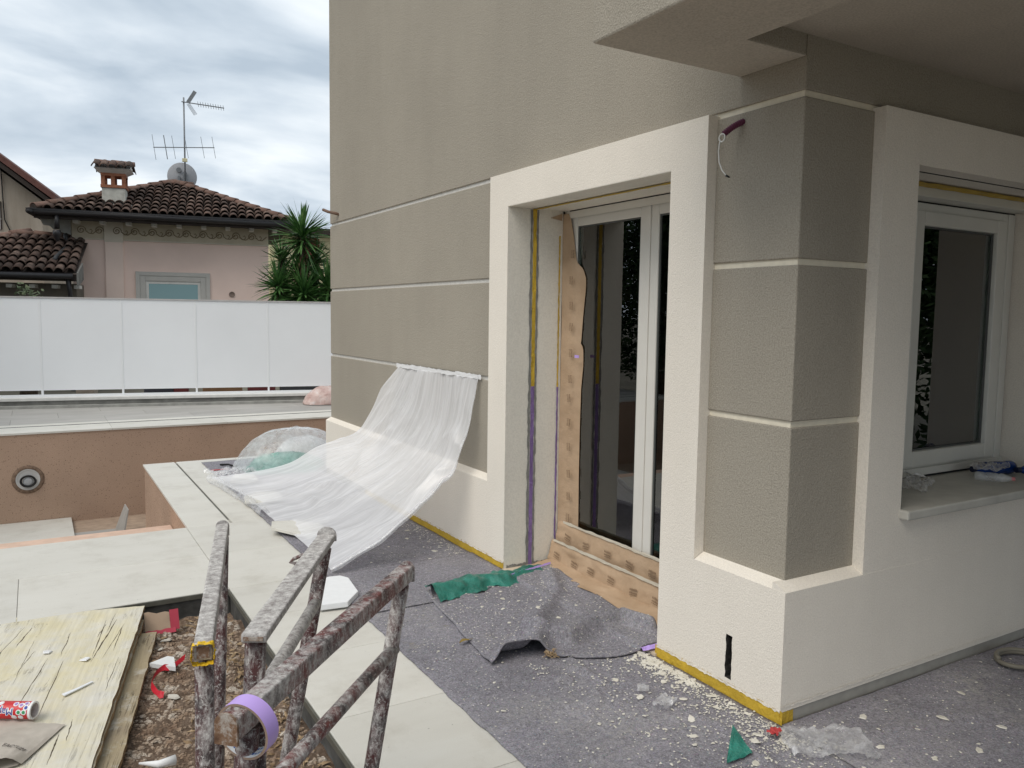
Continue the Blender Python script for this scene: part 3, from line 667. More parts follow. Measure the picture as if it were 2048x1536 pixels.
# the small stacked stamp printed over and over on the paper: two rows of short strokes
def stamp(org, ux, uy, s):
    g = MB(); org, ux, uy = V(org), V(ux), V(uy); j_ = random.uniform(-.16, .16); ux, uy = ux + uy * j_, uy - ux * j_; org = org + ux * random.uniform(-.018, .018) + uy * random.uniform(-.006, .006)
    for row, (n_, h, yo) in enumerate(((6, .30, .58), (7, .22, .22), (5, .12, .02))):
        for k in range(n_):
            x0 = -.5 + k / n_ + .02; x1 = x0 + .74 / n_; hh = h * random.uniform(.7, 1.)
            q = [org + ux * (s * a) + uy * (s * .72 * b) for a, b in ((x0, yo), (x1, yo), (x1, yo + hh), (x0, yo + hh))]
            g.add(q, [(0, 1, 2, 3)])
    return part('stamp', g, PAPERINK, kp)
for k in range(13):
    z = .16 + k * .152; stamp((.3935, 2.072, z), (0, .05, 1), (.13, -1, 0), .05)
for k in range(6): stamp((.372, 2.03 - k * .205, .185 + .004 * (k % 2)), (0, -1, 0), (.1, 0, 1), .062)
for k in range(7): stamp((.316, 2.06 - k * .19, .072), (0, -1, 0), (.15, 0, 1), .062)

# things inside the room
o = part('curtain', MB().grid(lambda u, v: (1.75 + .55 * u, .62 + .035 * math.sin(u * 40), .02 + 2.5 * v), 90, 2), plain('brown_curtain', (.10, .085, .062), .9), smooth=True); tag(o, 'dull brown curtain hanging inside the corner window', 'curtain')
o = part('curtain', MB().grid(lambda u, v: (1.05 + .42 * u, .66 + .03 * math.sin(u * 34), .02 + 2.5 * v), 80, 2), plain('grey_curtain', (.07, .062, .05), .9), smooth=True); tag(o, 'grey curtain beside the centre stile of the corner window', 'curtain')
o = part('blanket', MB().grid(lambda u, v: (1.62 + .04 * math.sin(u * 9) , 2.75 + .75 * u, 1.04 - .35 * v - .12 * (u - .5) ** 2 - .10 * (1 - u)), 24, 8), plain('red_cloth', (.30, .035, .03), .9), smooth=True); tag(o, 'red cloth hung up inside the room behind the door', 'cloth')
o = part('storage_bin', MB().box(1.62, 2.0, 2.72, 3.5, .35, .66), plain('green_plastic', (.02, .10, .08), .5), bevel=.02); tag(o, 'dark green bin under the red cloth inside the room', 'bin')
wr = thing('bicycle_wheel', 'bicycle wheel standing inside the room behind the left pane', 'wheel', (1.2, 2.55, .02))
ring = [(1.2 + .05 * math.cos(k * math.tau / 40), 2.55 + .31 * math.cos(k * math.tau / 40), .34 + .31 * math.sin(k * math.tau / 40)) for k in range(41)]
part('tyre', MB().tube(ring, .017, 8, False), BLACK, wr, True)
g = MB(); ring2 = [V((1.2, 2.55, .34)).lerp(V(p), .93) for p in ring]; g.tube(ring2, .008, 6, False)
part('rim', g, plain('rim_metal', (.5, .5, .5), .3), wr, True)
g = MB()
for k in range(0, 40, 2): g.tube([(1.2, 2.55, .34), ring2[k]], .0012, 4)
part('spokes', g, plain('spoke_metal', (.5, .5, .5), .3), wr)

# ------------------------------------------------------------------ white screen fence on the low wall
NP = (-2.98, 13.05, 0); NR = math.radians(-11)
fence = thing('screen_fence', 'tall white panel fence on low wall beyond the empty pool', 'fence', NP, NR)
FW = plain('white_fence_panel', (.84, .855, .87), .35, .03, .8, spec=.5); FP = plain('white_fence_metal', (.82, .83, .84), .4, .02, 3, spec=.5)
part('low_wall', MB().box(-5, 8, -.02, .5, -.3, .115), CONC_D, fence, local=True, bevel=.006)
part('wall_step', MB().box(-5, 8, -.10, -.0205, -.3, .045), CONC, fence, local=True, bevel=.004)
part('wall_cap', MB().box(-5, 8, -.045, .5, .1155, .165), plain('white_cap_stone', (.66, .65, .62), .6, .08, 8), fence, local=True, bevel=.005)
part('bottom_rail', MB().box(-5, 8, .07, .13, .1655, .205), FP, fence, local=True)
part('top_rail', MB().box(-5, 8, .075, .125, 1.775, 1.795), plain('fence_top_rail', (.50, .48, .47), .5), fence, local=True)
us = [-4.17, -2.98, -1.79, -.60, .59, 1.78, 2.93, 4.12, 5.30, 6.48]
for i, u in enumerate(us):
    part('fence_post', MB().box(u - .016, u + .016, .086, .118, .17, 1.774), FP, fence, local=True, bevel=.003)
    if i < len(us) - 1: part('fence_panel', MB().box(u + .0165, us[i+1] - .0165, .090, .104, .275, 1.774), FW, fence, local=True)
# odds and ends glimpsed through the gap
rc = [(.14, .03, .03), (.22, .12, .06), (.05, .05, .06), (.3, .25, .2), (.08, .1, .05), (.05, .05, .055)]
for i, (u, wdt, ci) in enumerate(((.9, .3, 3), (2.0, .5, 2), (2.5, .25, 0), (3.0, .7, 1), (3.8, .5, 0), (4.4, .8, 5))):
    o = part('storage_crate', MB().box(u, u + wdt, 1.2, 1.6, -.3, .42), plain('crate_plastic_%d' % i, rc[ci], .6), fence, local=True, bevel=.02); o.parent = None
    o.matrix_parent_inverse = Matrix(); o.matrix_basis = fence.matrix_basis.copy()
    tag(o, ['beige', 'black', 'dark red', 'orange', 'red', 'charcoal'][i] + ' crate glimpsed through the gap under the fence', 'crate')

# ------------------------------------------------------------------ neighbouring houses
def rf_mat(name, sat):
    a = M(name, .9, .15); r_ = a.rnd()
    c = a.ramp(r_, [(0, (.075, .053, .043)), (.35, (.11, .073, .059)), (.7, (.145, .092, .073)), (1, (.22, .155, .125))])
    n_ = a.noise(13, 6, .7); c = a.mix(a.ramp(n_, [(.44, 0.), (.62, .8)]), c, (.042, .038, .034)); c = a.mix(a.ramp(a.noise(30, 5, .7), [(.6, 0.), (.72, .6)]), c, (.30, .25, .20))
    a.color(c); a.bump(a.noise(50, 4), .5, .006); return a.m
RTILE = rf_mat('roof_tile_clay', 1)
a = M('ridge_tile_clay', .85, .2); c = a.ramp(a.rnd(), [(0, (.13, .078, .06)), (.6, (.175, .105, .082)), (1, (.23, .145, .115))]); a.color(a.mix(a.ramp(a.noise(8, 6, .7), [(.48, 0.), (.7, .7)]), c, (.10, .08, .065))); RIDGE = a.m
ROOFBASE = plain('roof_bedding', (.055, .042, .036), .95, .3, 20, .5)
def coppo(r0, r1, ln, th=.016, n=8, arch=.95):
    vs = []
    for (r, y) in ((r0, 0), (r1, ln)):
        for rad in (r, r - th):
            for k in range(n + 1):
                q = math.pi * k / n; vs.append((-rad * math.cos(q), y, rad * math.sin(q) * arch))
    m_ = n + 1; fs = []
    for k in range(n):
        fs += [(k, k+1, 2*m_+k+1, 2*m_+k), (m_+k+1, m_+k, 3*m_+k, 3*m_+k+1), (k+1, k, m_+k, m_+k+1), (2*m_+k, 2*m_+k+1, 3*m_+k+1, 3*m_+k)]
    fs += [(0, 2*m_, 3*m_, m_), (n, m_+n, 3*m_+n, 2*m_+n)]
    return MB().add(vs, fs)
TM = coppo(.108, .086, .46, .020).mesh('roof_tile', RTILE, True)
CM = coppo(.100, .090, .40, .02).mesh('cap_tile', RTILE, True)
RM = coppo(.125, .105, .50, .02).mesh('ridge_tile', RIDGE, True)
def put_tile(me, name, parent, p, d, up=(0, 0, 1), jit=.03):
    d = V(d).normalized(); x = d.cross(V(up)).normalized(); z = x.cross(d).normalized()
    mt = Matrix((x, d, z)).transposed().to_4x4(); mt.translation = V(p)
    o = bpy.data.objects.new(name, me); COL.objects.link(o); o.parent = parent
    o.matrix_basis = mt @ Matrix.Rotation(random.uniform(-jit, jit), 4, 'Z') @ Matrix.Rotation(random.uniform(-jit, jit) * .6, 4, 'X')
    return o
def cover_slope(parent, e0, e1, a0, a1, mats=None, sp=.208, rowl=.37, lift=.012):
    # e0,e1: eave ends; a0,a1: upper ends; lay rows of barrel tiles up the slope within the trapezium
    e0, e1, a0, a1 = map(V, (e0, e1, a0, a1)); ex = (e1 - e0).normalized(); nup = (a0 - e0) - ex * (a0 - e0).dot(ex); Ls = nup.length; d = nup.normalized()
    nrm = ex.cross(d); nrm = nrm if nrm.z > 0 else -nrm
    n_ = int((e1 - e0).length / sp)
    for k in range(n_ + 1):
        s = (k + .5) * sp
        for j in range(int(Ls / rowl) + 1):
            t_ = j * rowl; f_ = min(1, (t_ + .12) / Ls)
            l_ = (a0 - e0).dot(ex) * f_; r_ = (e1 - e0).length + ((a1 - e1).dot(ex)) * f_
            if s < l_ + .04 or s > r_ - .04 or t_ + .1 > Ls: continue
            p = e0 + ex * (s + random.uniform(-.012, .012)) + d * (t_ - .06 + random.uniform(-.012, .012)) + nrm * (lift + .014)
            put_tile(TM, 'roof_tile', parent, p + nrm * .035, d - nrm * .115, nrm)
def ridge_line(parent, p, q, sp=.40):
    p, q = V(p), V(q); part('ridge_bedding', MB().tube([p + V((0, 0, .03)), q + V((0, 0, .03))], .105, 8), ROOFBASE, parent, local=True); n_ = int((q - p).length / sp); d = (q - p).normalized()
    for k in range(n_ + 1): put_tile(RM, 'ridge_tile', parent, p + d * sp * k + V((0, 0, .055)), d - V((0, 0, .03)), jit=.02)

PINK = M('pink_render', .92, .15); c = PINK.mix(1.0, (.78, .60, .52), PINK.ramp(PINK.noise(.8, 5, .6), [(.3, .93), (.7, 1.06)]), 'MULTIPLY'); PINK.color(c); PINK.bump(PINK.noise(40, 3), .2, .004); PINK = PINK.m
PINKL = plain('pale_pink_render', (.76, .60, .52), .9, .04, 2)
FRIEZE = plain('frieze_ochre', (.50, .435, .33), .9, .08, 3); FRIEZE_L = plain('frieze_pilaster', (.58, .52, .43), .9, .06, 3); SCROLL = plain('scroll_relief', (.21, .165, .105), .9, .1, 9)
GUT = plain('dark_gutter', (.018, .016, .017), .45, .1, 6, spec=.5); EAVE = plain('eave_boards', (.035, .026, .022), .8, .2, 6)
STONEW = plain('window_stone_trim', (.47, .45, .415), .8, .05, 5); WHITEP = plain('white_paint_old', (.62, .60, .56), .8, .08, 8)
VW = 8.0
nh = thing('pink_house', 'pink rendered house with hipped clay tile roof behind the fence', 'house', NP, NR)
def np_(name, mb, mat, parent=nh, **k): return part(name, mb, mat, parent, local=True, **k)
np_('wall', MB().box(-.13, 4.55, VW, VW + 5, -.3, 3.38), PINK)
np_('frieze', MB().box(-.13, 4.55, VW - .02, VW - .001, 3.36, 3.84), FRIEZE)
np_('frieze_moulding', MB().box(-.14, 4.56, VW - .035, VW - .0205, 3.345, 3.375), FRIEZE_L, bevel=.005)
np_('pilaster', MB().box(.61, 1.02, VW - .06, VW - .0005, -.3, 3.30), PINKL, bevel=.004)
np_('pilaster_capital', MB().box(.60, 1.03, VW - .065, VW - .036, 3.3005, 3.84), FRIEZE_L, bevel=.004)
# scroll ornament on the frieze: spirals joined by waves
def scroll(u0, flip, vo):
    g = MB(); pts = []
    for k in range(26):
        q = k * .42; r_ = .105 - .0036 * k; pts.append((u0 + flip * r_ * math.cos(q), vo, 3.575 + r_ * math.sin(q)))
    g.tube(pts, .012, 5); g.tube([(u0 + flip * .10, vo, 3.56), (u0 + flip * .17, vo, 3.50), (u0 + flip * .26, vo, 3.49), (u0 + flip * .33, vo, 3.55), (u0 + flip * .38, vo, 3.60)], .011, 5)
    g.tube([(u0 + flip * .22, vo, 3.50), (u0 + flip * .25, vo, 3.56), (u0 + flip * .22, vo, 3.60), (u0 + flip * .19, vo, 3.58)], .010, 5)
    return g
for k in range(11):
    u0 = .08 + k * .405
    if .5 < u0 < 1.1: np_('scroll', scroll(u0, 1, VW - .067), SCROLL, smooth=True)
    else: np_('scroll', scroll(u0, 1, VW - .022), SCROLL, smooth=True)
for k in range(9):
    u0 = .02 + k * .585; np_('rafter_end', MB().box(u0 - .06, u0 + .06, VW - .45, VW - .07, 3.70, 3.79), WHITEP, bevel=.006)
# roof: eave rectangle, near-pyramid
E0, E1 = (-.80, 7.22, 3.93), (5.08, 7.22, 3.93); A0, A1 = (1.95, 10.2, 5.10), (2.33, 10.2, 5.10)
B0, B1 = (-.80, 13.2, 3.93), (5.08, 13.2, 3.93)
roof = np_('roof', MB().add([E0, E1, B1, B0, A0, A1], [(0, 1, 5, 4), (1, 2, 5), (2, 3, 4, 5), (3, 0, 4)]), ROOFBASE)
np_('eave_soffit', MB().box(-.78, 5.06, 7.24, 13.1, 3.80, 3.915), EAVE)
np_('fascia', MB().box(-.80, 5.08, 7.20, 7.238, 3.74, 3.91), EAVE)
g = MB().tube([(-.86, 7.13, 3.89), (5.15, 7.13, 3.87)], .078, 10); np_('gutter', g, GUT, smooth=True)
np_('gutter', MB().tube([(-.86, 7.05, 3.89), (-.86, 13, 3.89)], .078, 10), GUT, smooth=True)
np_('gutter_lip', MB().box(-.93, 5.2, 7.045, 7.06, 3.93, 3.955), GUT)
cover_slope(roof, E0, E1, A0, A1)
ridge_line(roof, E0, A0); ridge_line(roof, E1, A1); ridge_line(roof, A0, A1, .2)
# downpipe on the left corner
g = MB(); g.tube([(-.31, 7.15, 3.85), (-.31, 7.15, 3.50)], .055, 10)
np_('downpipe', g, GUT, smooth=True)
np_('downpipe', MB().lathe([(.06, .12), (.085, .10), (.10, .02), (.075, -.03), (.05, -.10), (.02, -.16)], (-.31, 7.15, 3.36), 'z', 14), GUT, smooth=True)
np_('downpipe', MB().tube([(-.24, 7.8, 3.45), (-.22, 7.9, 3.2), (-.21, 7.92, 1.9)], .05, 10), GUT, smooth=True)
np_('eave_bracket', MB().prism([(-.80, 3.80), (-.74, 3.66), (-.60, 3.64), (-.52, 3.56), (-.40, 3.57), (-.34, 3.49), (-.14, 3.44), (-.14, 3.80)], 'y', 7.9, 8.0), CONC)
# chimney
ch = thing('chimney', 'rendered chimney with brick vents and little tiled cap', 'chimney', NP, NR)
def cp(name, mb, mat, **k): return part(name, mb, mat, ch, local=True, **k)
CU, CV = .845, 8.15
CH = plain('chimney_render', (.46, .45, .40), .9, .25, 5, .4); BR = plain('chimney_brick', (.30, .125, .07), .9, .3, 12, .4)
cp('shaft', MB().box(CU-.265, CU+.265, CV-.25, CV+.25, 3.9, 4.64), CH, bevel=.008)
cp('flashing', MB().grid(lambda u, v: (CU - .42 + .84 * u, CV - .40 + .12 * v, 4.155 + .09 * v + .03 * nz(u * 9, v * 3)), 16, 4), plain('mortar_flashing', (.26, .25, .23), .9, .3, 14, .5))
cp('brick_course', MB().box(CU-.29, CU+.29, CV-.28, CV+.28, 4.6405, 4.715), BR, bevel=.006)
for du in (-.235, -.01, .235):
    for dv in (-.215, .215): cp('brick_pier', MB().box(CU+du-.045, CU+du+.045, CV+dv-.045, CV+dv+.045, 4.7155, 4.93), BR, bevel=.004)
cp('brick_course', MB().box(CU-.285, CU+.285, CV-.275, CV+.275, 4.9305, 5.0), BR, bevel=.006)
cp('cap_slab', MB().add([(CU-.27, CV-.26, 5.0005), (CU+.27, CV-.26, 5.0005), (CU+.27, CV+.26, 5.0005), (CU-.27, CV+.26, 5.0005), (CU-.42, CV-.40, 5.10), (CU+.42, CV-.40, 5.10), (CU+.42, CV+.40, 5.10), (CU-.42, CV+.40, 5.10)], [(3,2,1,0),(4,5,6,7),(0,1,5,4),(1,2,6,5),(2,3,7,6),(3,0,4,7)]), WHITEP)
cp('cap_gable', MB().prism([(CV-.40, 5.1005), (CV+.40, 5.1005), (CV, 5.29)], 'x', CU-.40, CU+.40), WHITEP)
for k in range(5):
    put_tile(CM, 'cap_tile', ch, (CU - .37 + k * .185, CV - .47, 5.105), (0, .44, .19)); put_tile(CM, 'cap_tile', ch, (CU - .37 + k * .185, CV + .47, 5.105), (0, -.44, .19))
for k in range(2): put_tile(RM, 'cap_ridge_tile', ch, (CU - .44 + k * .42, CV, 5.25), (1, 0, -.02))
# window
np_('window_trim', frame_rect(MB(), 'y', VW - .05, VW - .0005, 1.29, 3.07, 1.0, 2.585, .10), STONEW, bevel=.004)
np_('window_trim', frame_rect(MB(), 'y', VW - .035, VW - .0008, 1.392, 2.968, 1.1, 2.483, .13), STONEW, bevel=.004)
np_('window_frame', frame_rect(MB(), 'y', VW - .012, VW - .001, 1.523, 2.837, 1.2, 2.352, .07), WHITEP, bevel=.004)
a = M('pale_blue_window_glass', .08, .5); a.color((.20, .34, .355)); PANE = a.m
np_('window_pane', MB().box(1.594, 2.766, VW - .008, VW - .0015, 1.3, 2.281), PANE)
np_('wall_vent', MB().lathe([(.075, 0), (.075, -.02), (.06, -.022), (.058, -.012), (.0001, -.012)], (3.61, VW, 2.05), 'y', 20), plain('vent_brown', (.23, .17, .14), .7), smooth=True)
# aerial mast with its aerials, and the dish
ae = thing('aerial_mast', 'rooftop mast carrying two television aerials above the hip', 'aerial', NP, NR)
ALU = plain('weathered_aluminium', (.17, .18, .19), .45, .15, 20, spec=.5); MU, MV = 2.42, 10.5
part('mast', MB().tube([(MU, MV, 5.0), (MU, MV, 7.64)], .022, 8), ALU, ae, True, local=True)
part('boom', MB().bar((1.60, MV-.03, 6.18), (3.22, MV-.03, 6.30), .022, .022), ALU, ae, local=True)
for k, (u, h, r_) in enumerate(((1.62, .35, .007), (1.92, .33, .013), (2.13, .32, .007), (2.47, .3, .007), (2.90, .30, .007), (3.20, .30, .007))):
    z = 6.18 + .12 * (u - 1.6) / 1.62
    part('dipole', MB().tube([(u - .045, MV-.05, z + h), (u + .045, MV-.05, z - h)], r_, 6), ALU, ae, local=True)
part('yagi_boom', MB().bar((MU - .06, MV-.03, 7.51), (3.50, MV-.03, 7.44), .024, .024), ALU, ae, local=True)
for k in range(11):
    u = 2.80 + k * .068; z = 7.51 - .07 * (u - MU) / 1.08
    part('director', MB().tube([(u - .01, MV-.10, z + .055), (u + .01, MV+.05, z - .055)], .006, 5), ALU, ae, local=True)
part('reflector', MB().bar((MU + .11, MV-.03, 7.50), (MU + .31, MV-.03, 7.83), .10, .014, (0, 1, 0)), ALU, ae, local=True)
g = MB()
for k in range(6):
    o_ = -.04 + .016 * k; g.tube([(MU + .12 + o_, MV-.03, 7.47 + o_ * .4), (MU + .31 + o_, MV-.03, 7.18 + o_ * .5)], .004, 4)
part('reflector', g, ALU, ae, local=True)
part('junction_box', MB().box(MU-.07, MU+.07, MV-.09, MV-.03, 5.83, 5.93), plain('cream_box', (.6, .55, .35), .6), ae, local=True, bevel=.01)
ds = thing('satellite_dish', 'grey satellite dish seen from behind at the roof ridge', 'satellite dish', NP, NR)
DC = (2.33, 10.62, 5.45)
part('reflector_dish', MB().lathe([(.0001, .0), (.12, -.004), (.25, .018), (.385, .06), (.40, .066), (.40, .074), (.385, .070), (.25, .03), (.0001, .01)], DC, 'y', 36), plain('dish_grey', (.33, .335, .35), .5, .05, 4), ds, True, local=True)
part('back_bracket', MB().box(2.36, 2.46, 10.50, 10.61, 5.25, 5.56).tube([(2.25, 10.57, 5.62), (2.25, 10.60, 5.62)], .07, 16).box(2.22, 2.28, 10.53, 10.6, 5.18, 5.45), plain('bracket_steel', (.16, .17, .18), .5), ds, local=True)
# annex with its own tiled roof
an = thing('annex', 'low annex with dark clay tile roof at the left of the pink house', 'annex', NP, NR)
def ap(name, mb, mat, parent=an, **k): return part(name, mb, mat, parent, local=True, **k)
ap('wall', MB().box(-5, .10, 6.9, 9.5, -.3, 2.2), plain('annex_render', (.16, .14, .115), .9, .1, 3))
AE0, AE1, AA0, AA1 = (-5.0, 6.22, 2.42), (.22, 6.22, 2.42), (-5.0, 8.3, 3.42), (-.16, 8.3, 3.42)
ar = ap('roof', MB().add([AE0, AE1, (.22, 8.3, 3.40), (-5.0, 8.3, 3.40)], [(0, 1, 2, 3)]), ROOFBASE)
cover_slope(ar, (-1.9, 6.22, 2.42), (.22, 6.22, 2.42), (-1.9, 8.3, 3.40), (.2, 8.3, 3.40))
ridge_line(ar, (-1.4, 8.3, 3.37), (-.1, 8.3, 3.37)); ridge_line(ar, (-2.4, 7.5, 3.0), (-1.4, 8.3, 3.37))
ap('eave_boards', MB().box(-5, .22, 6.25, 6.95, 2.26, 2.36), EAVE)
ap('fascia', MB().box(-5, .22, 6.20, 6.2495, 2.24, 2.40), EAVE)
ap('verge_board', MB().prism([(6.16, 2.12), (6.16, 2.43), (6.9, 2.70), (6.9, 2.30)], 'x', .221, .26), CONC_D)
ap('gutter', MB().tube([(-5, 6.13, 2.36), (.15, 6.13, 2.35)], .07, 10), GUT, smooth=True)
ap('downpipe', MB().tube([(.03, 6.2, 2.3), (.06, 6.3, 2.0), (.06, 6.3, -.3)], .05, 10), GUT, smooth=True)
ap('downpipe', MB().tube([(-.16, 7.9, 2.0 + 1.25), (-.18, 7.6, 3.12), (-.28, 6.75, 2.82), (-.30, 6.62, 2.74)], .042, 8), plain('grey_pipe', (.05, .052, .055), .5), smooth=True)
for k in range(4): ap('rafter_end', MB().box(-1.28 + k * .46, -1.16 + k * .46, 6.55, 6.899, 2.08, 2.16), WHITEP)
# grey house further left, gable roof sloping down to the right
gh = thing('grey_house', 'weathered grey-beige house with dark eaves at the left edge', 'house', NP, NR)
GHM = M('weathered_render', .95, .1); c = GHM.ramp(GHM.noise(1.0, 6, .65, GHM.pos((2.5, 2.5, .5))), [(.3, (.30, .255, .205)), (.7, (.43, .375, .31))]); GHM.color(c); GHM = GHM.m
def gp(name, mb, mat, **k): return part(name, mb, mat, gh, local=True, **k)
gp('wall', MB().prism([(-9, -.3), (-1.86, -.3), (-1.86, 4.95), (-5.4, 7.7), (-9, 4.95)], 'y', 14, 22), GHM)
gp('roof', MB().prism([(-1.36, 4.86), (-1.36, 5.06), (-5.4, 8.18), (-9.4, 5.06), (-9.4, 4.86), (-5.4, 7.98)], 'y', 13.3, 22.5), plain('roof_edge_red', (.12, .055, .045), .85, .25, 6))
gp('eave_boards', MB().prism([(-1.42, 4.70), (-1.42, 4.855), (-5.4, 7.975), (-5.4, 7.80)], 'y', 13.35, 22.3), EAVE)
wfr = gp('window', MB().box(-3.8, -2.95, 13.97, 14.02, 4.0, 4.85), plain('shutter_brown', (.06, .04, .035), .7))
gp('window_bars', MB().box(-3.0, -2.97, 13.94, 13.965, 4.0, 4.85).box(-3.8, -2.95, 13.94, 13.965, 4.3, 4.33), plain('bars', (.3, .28, .25), .7))
gp('cable', MB().tube([(-2.92, 13.95, 6.1), (-2.88, 13.95, 4.75), (-2.86, 13.95, 4.3), (-2.7, 13.95, 3.9), (-2.6, 13.95, 3.6)], .018, 5), BLACK, smooth=True)
# yellow building glimpsed beside the yucca
yh = thing('yellow_house', 'pale yellow house with red-brown shutter glimpsed behind the yucca', 'house', NP, NR)
part('wall', MB().box(4.9, 12, 14, 20, -.3, 4.25), plain('yellow_render', (.66, .60, .38), .9, .06, 2), yh, local=True)
part('roof', MB().box(4.8, 12, 13.5, 20, 4.2505, 4.45), EAVE, yh, local=True)
part('shutter', MB().box(6.05, 6.55, 13.95, 13.999, 3.35, 4.15), plain('shutter_red', (.14, .045, .03), .8), yh, local=True)

# ------------------------------------------------------------------ yucca and other planting
YL = M('yucca_leaf', .45, .4); c = YL.ramp(YL.noise(5, 3), [(.3, (.028, .08, .022)), (.55, (.07, .165, .042)), (.75, (.15, .25, .08))]); YL.color(c); YL = YL.m
YD = plain('yucca_dead_leaf', (.13, .095, .05), .9, .3, 6); BARK = plain('bark', (.10, .075, .055), .95, .35, 12, .8)
def blade(g, p, d, ln, wd, droop):
    d = V(d).normalized(); s_ = d.cross(V((0, 0, 1)));
    if s_.length < 1e-3: s_ = V((1, 0, 0))
    s_.normalize(); s_ = (s_ + V((random.uniform(-.4, .4), random.uniform(-.4, .4), random.uniform(-.5, .5)))).normalized(); vs = []
    for k, (t_, w_) in enumerate(((0, .6), (.25, 1.), (.6, .85), (.85, .4), (1., .02))):
        q = V(p) + d * ln * t_ + V((0, 0, -droop * ln * t_ * t_)); n_ = s_.cross(d) * (-.25 * wd * w_)
        vs += [q - s_ * wd * w_, q + n_, q + s_ * wd * w_]
    fs = []
    for k in range(4): fs += [(3*k, 3*k+1, 3*k+4, 3*k+3), (3*k+1, 3*k+2, 3*k+5, 3*k+4)]
    g.add(vs, fs)
yu = thing('yucca', 'tall green yucca with sword leaves rising behind the fence', 'yucca', NP, NR)
heads = [((4.95, 2.6, 3.24), .80, 230), ((4.55, 2.9, 2.75), .55, 90), ((5.25, 2.9, 2.75), .62, 110), ((4.95, 2.3, 2.02), .74, 300), ((4.45, 2.5, 2.2), .62, 150), ((5.45, 2.4, 2.15), .72, 200), ((4.9, 2.7, 2.5), .6, 160)]
trunk = MB()
for (c_, ln, n_) in heads:
    g = MB()
    for k in range(n_):
        z = random.uniform(-.35, 1) if random.random() < .8 else random.uniform(-.9, -.2); a_ = random.random() * math.tau; rxy = math.sqrt(max(0, 1 - z * z))
        blade(g, V(c_) + V((0, 0, -.12 * (1 - z) * random.random() * 2)), (rxy * math.cos(a_), rxy * math.sin(a_), z), ln * random.uniform(.75, 1.05), .024, random.uniform(.02, .22))
    part('leaf_head', g, YL, yu, local=True)
    g = MB()
    for k in range(26):
        a_ = random.random() * math.tau; blade(g, V(c_) + V((0, 0, -.25 - .4 * random.random())), (.45 * math.cos(a_), .45 * math.sin(a_), -1), ln * .7, .018, .1)
    part('dead_leaves', g, YD, yu, local=True)
    trunk.tube([(4.95, 2.7, .0), (4.95 * .5 + c_[0] * .5, 2.7, 1.2), (c_[0], c_[1], c_[2] - .05)], [.12, .08, .06], 8)
part('trunk', trunk, BARK, yu, local=True, smooth=True)
def bush(name, label, cat, c_, rad, n_, mat, ls, group=None, trunk_h=0, loc=(0, 0, 0)):
    t_ = thing(name, label, cat, (c_[0], c_[1], -.3), 0, group); g = MB(); lobes = [(V((random.gauss(0, .5), random.gauss(0, .5), random.gauss(0, .45))), random.uniform(.35, .6)) for _ in range(14)]
    for k in range(n_):
        lc, lr = random.choice(lobes); q = V((random.gauss(0, 1), random.gauss(0, 1), random.gauss(0, 1))).normalized() * lr * random.uniform(.6, 1) + lc
        p = V(c_) + V((q.x * rad[0], q.y * rad[1], q.z * rad[2])); d = V((random.gauss(0, 1), random.gauss(0, 1), random.gauss(0, .7))).normalized() * ls; s_ = d.orthogonal().normalized() * ls * .42
        g.add([p - d, p + s_, p + d, p - s_], [(0, 1, 2, 3)])
    part('crown', g, mat, t_)
    part('trunk', MB().tube([(c_[0], c_[1], -.3), (c_[0] + .1, c_[1], c_[2] * .5), (c_[0], c_[1], c_[2] + rad[2] * .3)], [.16, .11, .04], 8), BARK, t_, True)
    return t_
a = M('leaf_green', .6, .3); a.color(a.ramp(a.noise(3, 4), [(.3, (.012, .03, .008)), (.6, (.03, .065, .016)), (.8, (.06, .11, .03))])); LG = a.m
a = M('leaf_olive', .6, .3); a.color(a.ramp(a.noise(9, 4), [(.3, (.05, .075, .035)), (.7, (.14, .17, .09))])); LO = a.m
# shrub just peeking over the fence at the left edge
sp_ = V(NP) + Matrix.Rotation(NR, 3, 'Z') @ V((-.02, 2.0, 1.68))
bush('olive_shrub', 'small olive shrub peeking over the fence at the left edge', 'shrub', sp_, (.34, .3, .26), 220, LO, .05)
# trees standing left of the frame, seen only in the door glass
for i, (x, y, h) in enumerate(((-8.6, 9.5, 3.2), (-9.2, 12.2, 3.6), (-7.8, 14.8, 3.4), (-10.5, 7.0, 3.2), (-5.9, 16.6, 3.2), (8.5, -3.5, 2.6), (9.5, -7.0, 3.0), (7.0, -10.5, 2.8))):
    bush('garden_tree', ('dark evergreen tree of the garden row reflected in the door glass' if i < 5 else 'dark evergreen tree reflected in the corner window glass'), 'tree', (x, y, h), (1.9, 1.9, 2.6), 15000, LG, .075, 'garden trees mirrored in the door')

# ------------------------------------------------------------------ felt on the walkway
def bump_line(x, y, pts, wid, h):
    best = 9
    p = V((x, y))
    for a_, b_ in zip(pts, pts[1:]):
        a_, b_ = V(a_), V(b_); ab_ = b_ - a_; t_ = max(0, min(1, (p - a_).dot(ab_) / ab_.length_squared)); best = min(best, (p - a_ - ab_ * t_).length)
    return h * math.exp(-(best / wid) ** 2)
WR = [([(-.95, .75), (-.72, .86), (-.50, .74)], .035, .012), ([(-.62, .42), (-.40, .62), (-.38, .9)], .02, .010), ([(-.95, .5), (-.7, .55), (-.45, .46), (-.2, .5)], .03, .009),
      ([(-.8, .15), (-.5, .3), (-.3, .25)], .03, .010), ([(-.3, -.3), (-.2, .0), (-.25, .3)], .025, .008), ([(-1.0, 1.2), (-.6, 1.15)], .03, .005),
      ([(-.45, .95), (-.36, .60)], .012, .008), ([(-.9, 2.9), (-.4, 2.8)], .03, .006), ([(.2, -.2), (.8, -.35), (1.6, -.3)], .03, .007), ([(.5, -.05), (.9, -.6)], .025, .006)]
